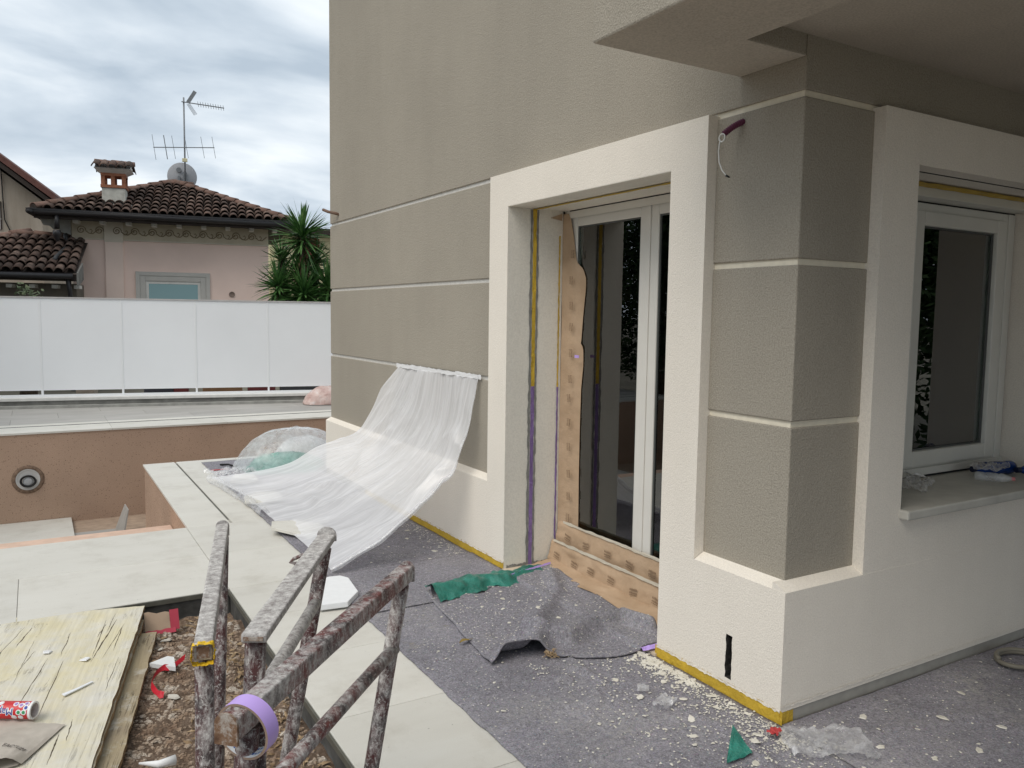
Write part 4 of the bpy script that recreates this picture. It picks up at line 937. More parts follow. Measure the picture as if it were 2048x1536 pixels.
def felt_z(x, y):
    z = .008 + .004 * nz(x * 3, y * 3, 2) + .0022 * nz(x * 10, y * 10, 5) + .0016 * abs(nz(x * 5 + 2 * nz(x, y), y * 2.2, 11))
    for pts, wd, h in WR: z += bump_line(x, y, pts, wd * .8, h * 1.5)
    return z
def felt_piece(x0f, x1f, y0, y1, nu, nv, dz=0.0):
    def fn(u, v):
        y = y0 + (y1 - y0) * v; xa, xb = x0f(y), x1f(y); x = xa + (xb - xa) * u
        return (x, y, felt_z(x, y) + dz)
    return MB().grid(fn, nu, nv)
el = lambda y: -1.028 + .012 * nz(y * 2.1, 0, 3) + .006 * nz(y * 9, 0, 4) + .004 * nz(y * 31, 1, 4)
fe = thing('felt_runner', 'grey flecked protective felt rolled out along the house wall', 'felt', (-.5, 1.9, 0))
fr_ = part('felt_length', felt_piece(el, lambda y: -.002, -3.0, 1.905, 44, 210), FELT, fe, True)
fr2 = part('felt_length', felt_piece(el, lambda y: -.002, 1.87, 2.585, 44, 34, .004), FELT, fe, True)
fr3 = part('felt_length', felt_piece(lambda y: el(y) + .03, lambda y: -.002, 2.56, 6.80, 44, 180, .002), FELT, fe, True)
for o in (fr_, fr2, fr3):
    s_ = o.modifiers.new('solid', 'SOLIDIFY'); s_.thickness = .005; s_.offset = -1
o = part('felt_runner', felt_piece(lambda y: -.001, lambda y: 4.1, -3.0, -.006, 100, 80), FELT, smooth=True)
tag(o, 'grey felt covering the porch floor in front of the window', 'felt')
# loose felt piece pushed up against the door, green film on its back
FQ = [V((-.60, 2.03)), V((-.74, 1.02)), V((.13, .78)), V((.27, 2.06))]     # far-left, near-left, near-right, far-right
R1_ = [(.17, 1.9), (.03, 1.62), (-.25, 1.36), (-.44, 1.20)]; R2_ = [(-.46, 1.17), (-.30, 1.02), (-.07, 1.11), (.09, 1.10), (.13, .92)]; R3_ = [(-.655, 1.02), (-.57, 1.01), (-.50, 1.0), (-.44, 1.08)]
def flap(u, v):
    a_ = FQ[0].lerp(FQ[3], u); b_ = FQ[1].lerp(FQ[2], u); p = a_.lerp(b_, v)
    if v > .72: p.y += (v - .72) * (.16 * math.sin(u * 7.5) - .05)
    p.x += .010 * nz(v * 7, u * 2, 3) ; x, y = p
    z = felt_z(x, y) + .012 + .006 * nz(x * 6, y * 6, 8) + bump_line(x, y, R1_, .050, .042) + bump_line(x, y, R2_, .034, .085) + bump_line(x, y, R3_, .055, .085)
    z += .022 * max(0, (x - .0)) / .25 * (1 if y > .75 else 0)
    if x > -.04: z = max(z, .038 + .006 * nz(x * 9, y * 9, 4))
    return (x, y, z)
fl = thing('felt_offcut', 'rumpled loose piece of grey felt bunched up before the door', 'felt', (-.2, 1.4, 0))
o = part('felt_sheet', MB().grid(flap, 90, 90), FELT, fl, True); s_ = o.modifiers.new('solid', 'SOLIDIFY'); s_.thickness = .007; s_.offset = -1
def roll(u, v):
    # turned-back edge: green film showing, from the far-left corner to the reveal
    x = -.60 + 1.0 * u; wid_ = .22 * (1 - .25 * u) + .06 * nz(u * 7, 0, 2)
    yb = 2.14 - .10 * (1 - u) + .02 * nz(u * 9, 1, 1); y = yb - wid_ * v
    z = .022 + .035 * math.sin(min(1, v * 1.1) * math.pi) * (1.25 - u) + .022 * nz(u * 9, v * 3, 6) * (1 - u * .6) + .012 * nz(u * 24, v * 7, 2) + (.03 * (1 - u) * (1 - v))
    return (x, y, max(.018, z))
part('green_backing', MB().grid(roll, 80, 14), GREEN, fl, True, label='green film back of the felt, turned over')
def rim(u, v):
    x = -.60 + .62 * u; yb = 1.965 - .05 * nz(u * 6, 0, 2) + .05 * u + (.03 * max(0, math.sin(u * 21)))
    return (x, yb - .05 * v + .02 * nz(u * 12, v, 1), max(.014, .055 * (1 - v) * (1.1 - u) + .018 * nz(u * 14, v * 2, 3) + .010))
part('turned_edge', MB().grid(rim, 50, 6), FELT, fl, True)
wavy_tape((.26, 2.03, .052), (-.05, 1.99, .036), .018, (0, -.6, .6), LILAC, 'lilac_tape', .006, (0, .2, .6), 24, parent=fl)
o = part('tape_scrap', MB().grid(lambda u, v: (-.05 + .11 * u, .755 + .04 * v, .035 + .012 * nz(u * 3, v * 2, 2)), 6, 3), LILAC); tag(o, 'lilac tape scrap at the foot of the right door jamb', 'tape')

# plaster flakes: the big ones one by one, the crumbs as a scatter
def top_z(x, y):
    if x > 0: return felt_z(x, y) + .002
    return felt_z(x, y) + .003
a = M('plaster_flake', .9, .2); a.color(a.ramp(a.noise(30, 4), [(.3, (.56, .53, .45)), (.7, (.72, .69, .62))])); a.bump(a.noise(120, 4), .5, .003); FLK = a.m
def flake(g, p, r, th=.25, el_=1.0):
    n_ = random.randint(5, 9); a0 = random.random() * 6.3; ca, sa = math.cos(a0), math.sin(a0); rr_ = [r * random.uniform(.55, 1.15) for _ in range(n_)]
    tx, ty = random.uniform(-.15, .15), random.uniform(-.15, .15)
    def q(k, s_, z): 
        x_ = rr_[k] * s_ * math.cos(k * math.tau / n_) * el_; y_ = rr_[k] * s_ * math.sin(k * math.tau / n_); X, Y = x_ * ca - y_ * sa, x_ * sa + y_ * ca
        return (p[0] + X, p[1] + Y, p[2] + z + X * tx + Y * ty)
    vs = [q(k, 1, 0) for k in range(n_)] + [q(k, .8, r * th) for k in range(n_)]
    g.add(vs, [(k, (k+1) % n_, n_ + (k+1) % n_, n_ + k) for k in range(n_)] + [tuple(range(n_, 2 * n_))])
def spot():
    r_ = random.random()
    if r_ < .26: y = random.uniform(-.15, .75); x = -.03 - abs(random.gauss(0, .07))
    elif r_ < .36: y = random.uniform(2.2, 3.6); x = -.03 - abs(random.gauss(0, .08))
    elif r_ < .58: x = random.uniform(-1., -.03); y = random.uniform(-.5, 3.0)
    elif r_ < .80: x = random.uniform(-.6, 0); y = random.uniform(-.6, .9)
    elif r_ < .92: x = random.uniform(0, 2.2); y = random.uniform(-1.0, -.05)
    else: x = random.gauss(-.12, .12); y = random.gauss(-.08, .12)
    if x > -.01 and y > -.02: return None
    return x, y
g = MB()
for k in range(3600):
    s_ = spot()
    if s_: flake(g, (s_[0], s_[1], top_z(*s_)), random.choice([.0018, .0025, .003, .004, .005]) * random.uniform(.6, 1.3), .35, random.uniform(1, 1.8))
for k in range(700):
    u, v = random.random(), random.random(); p = flap(u, v); flake(g, (p[0], p[1], p[2] + .001), random.choice([.002, .003, .004]), .3, random.uniform(1, 2))
for k in range(320):
    y = random.choice([random.gauss(2.32, .09), random.gauss(.52, .09), random.gauss(.70, .05)]); x = -.03 - abs(random.gauss(0, .045)); flake(g, (x, y, top_z(x, y)), random.uniform(.004, .012), .4, random.uniform(1, 1.8))
stuff(part('plaster_crumbs', g, FLK), 'fine crumbs of cream plaster strewn over the felt', 'plaster crumbs')
GF = 'large plaster flakes on the felt'
def big(x, y, r_, z=None, el_=1.4, lab=None):
    g = MB(); flake(g, (0, 0, 0), r_, .16, el_); o = part('plaster_flake', g, FLK); o.location = (x, y, z if z is not None else top_z(x, y)); tag(o, *((lab or ('flake of dried plaster on the felt under the porch' if x > 0 or y < -.02 else 'flake of dried plaster along the plinth left of the door' if y > 2.2 else 'flake of dried plaster beside the yellow tape on the corner plinth' if x > -.21 else 'flake of dried plaster out on the open felt before the door')), 'plaster flake'), GF)
for (x, y, r_) in [(-.34, .441, .022), (-.11, .57, .024), (-.16, .50, .016), (-.07, .44, .02), (-.19, .34, .015), (-.28, .20, .02), (-.36, .10, .014), (-.12, .22, .013), (-.05, .12, .014), (-.40, .05, .012), (-.62, .35, .012), (-.5, .2, .01), (-.14, -.02, .02), (-.2, -.05, .022), (-.1, -.1, .018), (-.24, .02, .013), (-.3, -.15, .018), (.2, -.3, .016), (.35, -.12, .02), (.6, -.3, .02), (.75, -.45, .024), (.5, -.5, .018), (.9, -.2, .015), (1.1, -.4, .02), (.3, -.45, .014), (-.1, 2.38, .02), (-.14, 2.5, .016), (-.2, 2.75, .018), (-.08, 2.9, .014), (-.25, 3.1, .015), (-.16, 3.3, .02), (-.3, 2.6, .013), (-.07, .66, .022), (-.1, .70, .018), (-.05, .60, .018), (-.06, .30, .016), (-.33, .62, .014), (-.7, .0, .013), (-.9, .62, .01), (-.55, -.1, .015)]: big(x, y, r_ * .95)
for (u, v, r_) in [(.42, .30, .026), (.5, .36, .018), (.36, .42, .022), (.62, .42, .016), (.52, .55, .030), (.60, .62, .024), (.30, .60, .024), (.78, .55, .018), (.55, .80, .026), (.38, .72, .02), (.46, .2, .018), (.68, .28, .014), (.25, .35, .014)]:
    p = flap(u, v); big(p[0], p[1], r_ * .62, p[2] + .002, 1.15, 'flake of dried plaster on the rumpled felt offcut')
# scraps on the felt
a = M('brown_leaf_mat', .8); a.color((.22, .13, .05))
def curl_leaf(name, label, p, ln, wd, rz, mat):
    g = MB().grid(lambda u, v: ((u - .5) * ln, (v - .5) * wd * math.sin(math.pi * min(.97, max(.03, u))), .01 + .03 * abs(v - .5) * wd / .02 * .2 + .006 * math.sin(u * 5)), 10, 4); o = part(name, g, mat, smooth=True); o.location = p; o.rotation_euler = (0, 0, rz); return tag(o, label, 'leaf')
curl_leaf('dry_leaf', 'yellowed dry leaf lying on the felt beside the trestle', (-.72, 1.29, .012), .09, .03, .3, plain('ochre_leaf', (.27, .19, .05), .8))
g = MB()
for k in range(60): 
    a_ = random.random() * 6.3; p = V((-.45, .955, .02)) + V((random.gauss(0, .014), random.gauss(0, .014), abs(random.gauss(0, .010)))); g.tube([p, p + V((math.cos(a_), math.sin(a_), random.uniform(-.3, .8))) * .018], .002, 4)
o = part('straw_tuft', g, LEAF); tag(o, 'small tuft of dry brown straw at the felt fold', 'tuft')
def rag(name, label, cat, c_, su, sv, amp, mat, rz=0, seed=1, nu=30, nv=24, zc=.02):
    g = MB().grid(lambda u, v: ((u - .5) * su * (1 + .25 * nz(v * 3, 1, seed)), (v - .5) * sv * (1 + .3 * nz(u * 3, 2, seed)), zc + amp * max(-.2, nz(u * 5, v * 4, seed)) + amp * .6 * abs(nz(u * 12, v * 10, seed + 4))), nu, nv)
    o = part(name, g, mat, smooth=True); o.location = c_; o.rotation_euler = (0, 0, rz); return tag(o, label, cat)
rag('plastic_bag', 'crumpled clear plastic film lying at the house corner', 'plastic film', (.02, -.20, .01), .32, .20, .035, WRAP, -.5, 3)
rag('plastic_scrap', 'torn scrap of clear plastic on the felt before the door', 'plastic film', (-.30, .33, .015), .10, .07, .02, WRAP, .4, 6, 14, 10)
rag('plastic_scrap', 'small milky plastic scrap nearest the door jamb', 'plastic film', (-.30, .47, .012), .06, .05, .015, WRAP, .9, 8, 10, 8)
o = part('green_film_scrap', MB().grid(lambda u, v: (-.40 + .13 * u + .02 * v, -.11 + .10 * v * u + .02 * v, .02 + .05 * u * v + .01 * nz(u * 4, v * 4, 2)), 10, 10), GREEN, smooth=True); tag(o, 'turned-up green corner of film at the bottom edge', 'film')
ring = [(1.44 + .115 * math.cos(k * .2), -.16 + .085 * math.sin(k * .2), .024 + .0012 * k * .3) for k in range(46)]
o = part('hose', MB().tube(ring, .011, 8), plain('grey_hose', (.19, .175, .14), .6), smooth=True); tag(o, 'loop of grey-brown hose on the porch felt by the wall', 'hose')
rag('red_scrap', 'scrap of red plastic at the foot of the house corner', 'scrap', (-.10, -.06, .015), .05, .04, .02, plain('red_plastic', (.5, .06, .06), .5), .3, 12, 8, 6)
# white foam board piece
o = part('foam_board', MB().prism([(-1.215, 2.04), (-1.06, 2.02), (-.955, 2.15), (-.925, 2.40), (-.955, 2.46), (-1.02, 2.47), (-1.10, 2.44)], 'z', .012, .045), plain('white_foam', (.80, .81, .82), .8, .03, 20, .2), bevel=.004); tag(o, 'broken piece of white foam board between the trestle legs', 'foam board')
def offcut(poly, label, z0=.008, th=.02, tilt=(0, 0)):
    cx_ = sum(p[0] for p in poly) / len(poly); cy_ = sum(p[1] for p in poly) / len(poly)
    o = part('tile_offcut', MB().prism([(p[0] - cx_, p[1] - cy_) for p in poly], 'z', 0, th), TILE, bevel=.0015, seg=1); o.location = (cx_, cy_, z0); o.rotation_euler = (*tilt, 0); return tag(o, label, 'tile')
offcut([(-1.06, 3.66), (-.86, 3.36), (-.72, 3.40), (-.70, 3.62), (-.86, 3.78), (-1.02, 3.80)], 'tile offcut weighing down the plastic sheet, nearest the trestles', .035, .022, (.05, .03))
offcut([(-1.03, 4.62), (-.90, 4.50), (-.72, 4.60), (-.70, 4.86), (-.84, 4.93), (-1.0, 4.80)], 'tile offcut weighing down the sheet beside the drain slot', .03, .022)
offcut([(-.98, 5.44), (-.86, 5.30), (-.74, 5.38), (-.72, 5.66), (-.88, 5.74)], 'tile offcut half under the plastic near the bundle', .04, .022)

# ------------------------------------------------------------------ plastic sheet hung on the wall groove
def cat_(pts, t_):
    n_ = len(pts) - 1; k = min(int(t_ * n_), n_ - 1); f_ = t_ * n_ - k
    p0, p1, p2, p3 = pts[max(k-1, 0)], pts[k], pts[k+1], pts[min(k+2, n_)]
    return .5 * ((2 * p1) + (p2 - p0) * f_ + (2 * p0 - 5 * p1 + 4 * p2 - p3) * f_ * f_ + (3 * p1 - p0 - 3 * p2 + p3) * f_ ** 3)
cols = [
 [(.048, 3.941, 1.175), (-.056, 4.11, .935), (-.178, 4.308, .607), (-.362, 4.606, .428), (-.632, 5.044, .224), (-1.08, 5.80, .03)],
 [(.046, 3.62, 1.175), (-.02, 3.72, .86), (-.17, 3.88, .56), (-.40, 4.12, .35), (-.68, 4.42, .15), (-.97, 4.80, .03)],
 [(.046, 3.28, 1.178), (.0, 3.31, .80), (-.167, 3.428, .517), (-.486, 3.62, .27), (-.72, 3.78, .10), (-.95, 3.95, .02)],
 [(.046, 2.94, 1.180), (-.01, 2.95, .82), (-.15, 2.98, .53), (-.44, 3.06, .28), (-.70, 3.14, .11), (-.93, 3.28, .02)],
 [(.050, 2.60, 1.181), (.001, 2.60, .873), (-.107, 2.603, .58), (-.30, 2.606, .37), (-.58, 2.612, .18), (-.95, 2.621, .02)]]
cols = [[V(p) for p in c_] for c_ in cols]
def sheet(u, v):
    pts = [cat_(c_, v) for c_ in cols]; p = cat_(pts, u)
    # folds run down the sheet; they fan from the taped top and from the weights at the bottom
    q_ = u + .30 * (v - .3) * (1 - u) + .05 * nz(u * 3, v * 2, 1)
    def rd(x_, y_, s_): return 1 - 2.2 * abs(nz(x_, y_, s_))
    f_ = .017 * rd(q_ * 8, v * .9, 4) + .008 * rd(q_ * 21, v * 1.0, 7) * max(0, .4 + 1.6 * nz(u * 3, v * 3, 14)) + .003 * rd(q_ * 52, v * 1.6, 2) * max(0, .3 + 2 * nz(u * 4, v * 4, 24)) + .028 * nz(u * 4, v * 2.4, 9) + .012 * (v + .2) * (1 - abs(nz(u * 8 + v * 2, v * 6 - u * 3, 19)) * 3)
    amp = .35 + .85 * math.sin(math.pi * min(1, v * 1.05)) if v < .95 else .35
    nrm = V((-.62, -.12, .78)).normalized() if v > .45 else V((-.95, -.1, .25)).normalized().lerp(V((-.62, -.12, .78)).normalized(), v / .45)
    p = p + nrm * f_ * amp * 1.7
    if v > .9: p.z = max(p.z, .02 + .012 * abs(nz(u * 16, v * 9, 3)))
    return p
ps = thing('plastic_sheet', 'white translucent plastic sheet taped to the wall and draped to the ground', 'plastic sheet', (-.5, 3.6, 0))
so = part('sheet', MB().grid(sheet, 300, 120), SHEET, ps, True)
uvl = so.data.uv_layers.new(name='UVMap')
for lp in so.data.loops: uvl.data[lp.index].uv = ((lp.vertex_index % 301) / 300, (lp.vertex_index // 301) / 120)
# gathered hem at the bottom left and bunched right edge
def hem(u, v):
    a0, a1 = sheet(0, 1), None; uu = u * .42; p = sheet(uu, .985); ang = v * math.tau * .8; r_ = .035 + .016 * nz(u * 9, v * 3, 2)
    return V((p.x - .03 + r_ * math.cos(ang), p.y + .02 * nz(u * 20, v * 4, 1), max(.012, .035 + r_ * math.sin(ang) + .012 * nz(u * 25, v * 6, 5))))
part('gathered_hem', MB().grid(hem, 90, 12), WRAP, ps, True)
def redge(u, v):
    p = sheet(1, u); r_ = .018 + .010 * nz(u * 14, v * 2, 3); q = v * math.tau
    return p + V((r_ * math.cos(q) * .4, r_ * math.cos(q), r_ * math.sin(q)))
part('bunched_edge', MB().grid(redge, 120, 10), WRAP, ps, True)
wavy_tape((.046, 3.99, 1.172), (.046, 2.56, 1.176), .030, (-1, 0, 0), plain('white_tape', (.74, .74, .74), .5, .04), 'white_tape', .006, n=70, parent=ps, off=.006)
# wrapped bundle behind it
bd = thing('wrapped_bundle', 'dome of clear plastic over green and white goods by the pool edge', 'bundle', (-.25, 6.2, 0))
def dome(cx_, cy_, rx, ry, h, sd_, am, zf=.01):
    def fn(u, v):
        q = u * math.tau; r_ = 1 - v
        k = 1 + am * nz(math.cos(q) * 1.6 + sd_, math.sin(q) * 1.6, v * 2) + am * .5 * nz(math.cos(q) * 6, math.sin(q) * 6, v * 7 + sd_)
        return (cx_ + rx * math.sin(math.pi / 2 * (1 - v)) ** .8 * math.cos(q) * k if v < 1 else cx_, cy_ + ry * (math.sin(math.pi / 2 * (1 - v)) ** .8 if v < 1 else 0) * math.sin(q) * k, zf + h * math.sin(math.pi / 2 * v) ** 1.25 * (1 + .06 * nz(math.cos(q) * 5, math.sin(q) * 5, v * 5 + sd_)))
    return fn
part('plastic_cover', MB().grid(dome(-.20, 6.15, .60, .42, .40, 2, .05), 72, 26), CLEAR, bd, True)
part('green_goods', MB().grid(dome(-.30, 6.05, .40, .28, .17, 5, .2), 40, 14), plain('green_cloth', (.10, .30, .24), .7, .3, 8), bd, True)
part('white_goods', MB().grid(dome(-.05, 6.25, .36, .28, .29, 8, .2), 40, 14), plain('pale_goods', (.62, .60, .60), .7, .15, 6), bd, True)
rag('plastic_bunch', 'crumpled clear film spilling from the bundle onto the felt', 'plastic film', (-.86, 5.98, .02), .42, .30, .07, WRAP, .3, 21, 40, 30)
o = part('red_string', MB().tube([(-1.0, 6.25, .02), (-.92, 6.22, .024), (-.86, 6.26, .02), (-.8, 6.2, .02)], .006, 5), plain('red_cord_plastic', (.5, .05, .05), .5), smooth=True); tag(o, 'short red string on the felt by the bundle', 'string')
o = part('black_strap', MB().tube([(-.86, 6.52, .02), (-.80, 6.42, .035), (-.75, 6.36, .02), (-.72, 6.40, .02)], .010, 5), BLACK, smooth=True); tag(o, 'short black strap on the felt by the bundle', 'strap')
# pinkish bag on the terrace by the building edge
o = part('rubble_bag', MB().grid(dome(1.95, 11.75, .42, .28, .30, 4, .12), 48, 18), (lambda a: (a.color(a.ramp(a.noise(7, 6, .7), [(.3, (.42, .25, .22)), (.55, (.58, .44, .40)), (.75, (.68, .64, .63))])), a.bump(a.noise(12, 6), .8, .03), a.m)[2])(M('pink_plastic_bag', .35, .5)), smooth=True)
tag(o, 'pinkish plastic bag slumped on the terrace at the building edge', 'bag')
# bottles and film on the window sill
BOT = M('blue_bottle_plastic', .12, .5); BOT.color((.006, .035, .17)); BOT = BOT.m
def bottle(p, d, label, mat, s_=1.0, capc=(.01, .015, .04)):
    d = V(d).normalized(); t_ = thing('bottle', label, 'bottle', p); prof = [(.008, 0), (.03, .004), (.036, .02), (.036, .06), (.032, .075), (.036, .09), (.036, .15), (.031, .17), (.036, .185), (.035, .20), (.022, .24), (.013, .262), (.013, .275)]
    m4 = d.to_track_quat('Z', 'Y').to_matrix(); g = MB().lathe([(r_ * s_, h * s_) for r_, h in prof], (0, 0, 0), 'z', 18); g.v = [tuple(m4 @ V(q) + V(p)) for q in g.v]; part('bottle_body', g, mat, t_, True)
    g = MB().lathe([(.0001, .262 * s_), (.0155 * s_, .262 * s_), (.0155 * s_, .285 * s_), (.0001, .285 * s_)], (0, 0, 0), 'z', 14); g.v = [tuple(m4 @ V(q) + V(p)) for q in g.v]; part('cap', g, plain('cap_' + label[:6], capc, .4), t_)
bottle((2.02, .22, WZ0 + .037), (-.97, .22, 0), 'blue plastic water bottle lying against the window frame', BOT)
bottle((2.20, .05, WZ0 + .037), (-.9, .38, 0), 'dark blue bottle lying nearest the right window reveal', BOT)
bottle((1.62, .20, WZ0 + .030), (.45, -.75, 0), 'small crushed clear bottle with pink cap on the sill', CLEAR, .62, (.55, .2, .2))
o = rag('plastic_bag', 'crumpled clear film lying over the blue bottles', 'plastic film', (1.74, .20, WZ0 + .065), .22, .14, .035, WRAP, .2, 31, 24, 18, .0)
o = rag('plastic_bag', 'crumpled white plastic bag on the left of the sill', 'plastic bag', (1.17, .25, WZ0 + .012), .26, .17, .045, WRAP, .4, 41, 28, 22, .006)
o = part('paper_tissue', MB().grid(lambda u, v: (1.26 + .10 * u, .27 + .08 * v, WZ0 + .05 + .02 * nz(u * 3, v * 3, 1) - .02 * u), 6, 6), plain('tissue', (.8, .8, .8), .8)); tag(o, 'white paper tissue on the plastic bag on the sill', 'tissue')

# ------------------------------------------------------------------ plywood sheets in the pit
pdir = V((-.215, -.977, 0)).normalized(); prt = V((.977, -.215, 0)).normalized()
def board(label, org, wd, ln, z0, th, mat, tilt, edge_mat, seed):
    n_ = 26
    pts = []
    for k in range(n_ + 1): pts.append((-wd + wd * k / n_, .010 * nz(k * .5, seed) + (-.02 if k == 0 else 0) + .005 * nz(k * 1.7, seed + 3)))
    for k in range(1, 40): pts.append((.007 * nz(k * .55, seed + 5) + .004 * nz(k * 1.6, seed), -ln * k / 40))
    pts.append((0, -ln)); pts.append((-wd, -ln))
    b = MB().prism(pts[::-1], 'z', 0, th); me = b.mesh('plywood_sheet', mat); me.materials.append(edge_mat)
    for p in me.polygons:
        if abs(p.normal.z) < .5: p.material_index = 1
    o = obj('plywood_sheet', me); o.location = (*org, z0); o.rotation_euler = (tilt, 0, math.atan2(prt.y, prt.x)); tag(o, label, 'board'); return o
board('dirty brown plywood sheet at the bottom of the stack', (-1.975, 2.36), .60, 2.2, -.088, .020, PLY2, -.004, PLY_EDGE, 3)
board('grey plywood sheet in the middle of the stack', (-2.02, 2.50), .60, 2.2, -.062, .020, PLY2, -.010, PLY_EDGE, 9)
board('weathered yellow-white plywood sheet on top of the stack', (-2.005, 2.60), .66, 2.3, -.022, .022, PLY, .012, PLY_EDGE, 5)
ply = [o for o in bpy.data.objects if o.get('label', '').startswith('weathered yellow-white')][0]
CRK = plain('wood_split', (.10, .078, .05), .95, .3, 30)
for k in range(30):
    x0 = random.uniform(-.63, -.04); y0 = random.uniform(-1.9, -.02) if k > 9 else random.uniform(-.35, -.005); ln = random.uniform(.12, .55); wd = random.uniform(.0012, .0038); sl = random.uniform(-.06, .03); sd_ = random.random() * 90
    n_ = 14; Lf = []; Rt = []
    for j in range(n_ + 1):
        t_ = j / n_; cx_ = x0 + sl * t_ * ln * 2 + .0035 * nz(t_ * 5, sd_) + (.0022 if (j // 4) % 2 else 0) * (k % 2); w_ = wd * math.sin(math.pi * (.06 + .9 * t_)) * random.uniform(.4, 1.2)
        Lf.append((cx_ - w_, y0 - ln * t_, .0224)); Rt.append((cx_ + w_, y0 - ln * t_, .0224))
    part('split', MB().add(Lf + Rt, [(j, j + 1, n_ + 2 + j, n_ + 1 + j) for j in range(n_)]), CRK, ply, local=True)
def on_ply(x, y): return .0 + .003 + .012 * (y - 2.6)
# cardboard tube, paper sack
def text_mesh(s_, size, name, mat, fn, extrude=0.0, bold=0.0):
    cu = bpy.data.curves.new(name, 'FONT'); cu.body = s_; cu.size = size; cu.align_x = 'CENTER'; cu.align_y = 'CENTER'; cu.resolution_u = 3; cu.offset = bold
    o = bpy.data.objects.new(name, cu); COL.objects.link(o); dg = bpy.context.evaluated_depsgraph_get(); me = bpy.data.meshes.new_from_object(o.evaluated_get(dg)); bpy.data.objects.remove(o)
    bm = bmesh.new(); bm.from_mesh(me); bmesh.ops.subdivide_edges(bm, edges=[e_ for e_ in bm.edges if e_.calc_length() > size * .12], cuts=2); bm.to_mesh(me); bm.free()
    for v in me.vertices: v.co = fn(v.co.copy())
    me.materials.clear(); me.materials.append(mat); return me
TC = V((-2.592, 1.53, .0)); td = V((.86, -.51, 0)).normalized(); tn = V((.51, .86, 0)).normalized(); TR = .033
TC.z = on_ply(TC.x, TC.y) + TR + .008
tb = thing('cardboard_tube', 'open red printed cardboard tube lying on the plywood', 'tube', (TC.x, TC.y, TC.z - TR))
REDP = plain('red_print', (.55, .018, .022), .4, .06, 8, spec=.5); WHT = plain('white_print', (.78, .78, .78), .45, .03); BLUP = plain('blue_print', (.02, .05, .32), .4); GRNP = plain('green_print', (.05, .30, .12), .4); VIOP = plain('violet_print', (.38, .25, .55), .4)
def tubept(a_, ang, r_): return TC + td * a_ + tn * (r_ * math.cos(ang)) + V((0, 0, 1)) * (r_ * math.sin(ang))
def cyl(a0, a1, r0, r1, n_=36): return MB().grid(lambda u, v: tubept(a0 + (a1 - a0) * v, u * math.tau, r0 + (r1 - r0) * v), n_, 1)
part('tube_wall', cyl(-.30, .072, TR, TR), REDP, tb, True)
part('tube_rim', cyl(.0722, .082, TR + .001, TR + .001).add([], []), WHT, tb, True)
part('tube_rim', cyl(.0822, .0823, TR + .001, TR - .006), WHT, tb, True)
part('tube_bore', cyl(.0822, -.28, TR - .006, TR - .006), plain('cardboard_bore', (.62, .55, .53), .8), tb, True)
part('tube_base', MB().grid(lambda u, v: tubept(-.28, u * math.tau, (TR - .006) * v + .0001), 24, 1), plain('cardboard_base', (.3, .25, .22), .8), tb)
FA = math.radians(238)      # the side of the tube turned to the camera
def tube_text(s_, size, a_c, ang, mat, r_, bold=0.0):
    # upside-down lettering: reads from right to left as seen from the camera
    me = text_mesh(s_, size, 'printed_word', mat, lambda co: tubept(a_c - co.x, ang + co.y / TR, r_), bold=bold); o = obj('printed_word', me, tb)
tube_text('Map', .036, -.014, math.radians(163), WHT, TR + .0008, .0026); tube_text('Map', .036, -.014, math.radians(163), BLUP, TR + .0014)
def dot(a_c, ang, r_, mat, rr_): 
    part('print_dot', MB().add([tubept(a_c, ang, rr_)] + [tubept(a_c + r_ * math.cos(k * .5236), ang + r_ * math.sin(k * .5236) / TR, rr_) for k in range(12)], [(0, k + 1, (k + 1) % 12 + 1) for k in range(12)]), mat, tb)
for a_c, ang, mt in ((.038, 168, GRNP), (.058, 168, GRNP), (.042, 120, VIOP), (.020, 112, VIOP), (.064, 138, BLUP), (.060, 108, VIOP), (-.04, 105, WHT), (.02, 205, WHT), (.045, 205, WHT)):
    dot(a_c, math.radians(ang), .0105, WHT, TR + .0007); dot(a_c, math.radians(ang), .0065, mt, TR + .0012)
# open paper sack: flat tube of paper, mouth to the left-front
PAP = plain('grey_paper', (.46, .415, .36), .8, .12, 9, .3)
sx = [V((-2.69, 1.14)), V((-2.575, 1.155)), V((-2.43, 1.395)), V((-2.66, 1.56))]
sack = thing('paper_sack', 'torn grey paper sack with printed word lying open on the plywood', 'paper sack', (-2.56, 1.33, 0))
def sk_(u, v, h):
    a_ = sx[0].lerp(sx[1], u); b_ = sx[3].lerp(sx[2], u); p = a_.lerp(b_, v); z = on_ply(p.x, p.y) + .004 + h * (1 - v) ** 1.3 * math.sin(math.pi * min(.98, .06 + .94 * u)) ** .4 + .006 * abs(nz(u * 5, v * 6, 2)) * (h > .01)
    return V((p.x, p.y, z))
part('upper_ply', MB().grid(lambda u, v: sk_(u, v, .042), 20, 26), PAP, sack, True)
part('lower_ply', MB().grid(lambda u, v: sk_(u, v, .002), 8, 12), PAP, sack, True)
part('side_gusset', MB().grid(lambda u, v: sk_(1, v, .042).lerp(V((sx[1].lerp(sx[2], v).x + .012, sx[1].lerp(sx[2], v).y, on_ply(0, 1.3) + .004)), u), 4, 16), PAP, sack, True)
me = text_mesh('FACTUM', .030, 'printed_word', plain('dark_print', (.06, .05, .045), .8), lambda co: sk_(.64 + (co.x * .82 + co.y * .3) / .17, .30 + (co.y * .9 - co.x * .42) / .30, .042) + V((0, 0, .0035)))
obj('printed_word', me, sack)
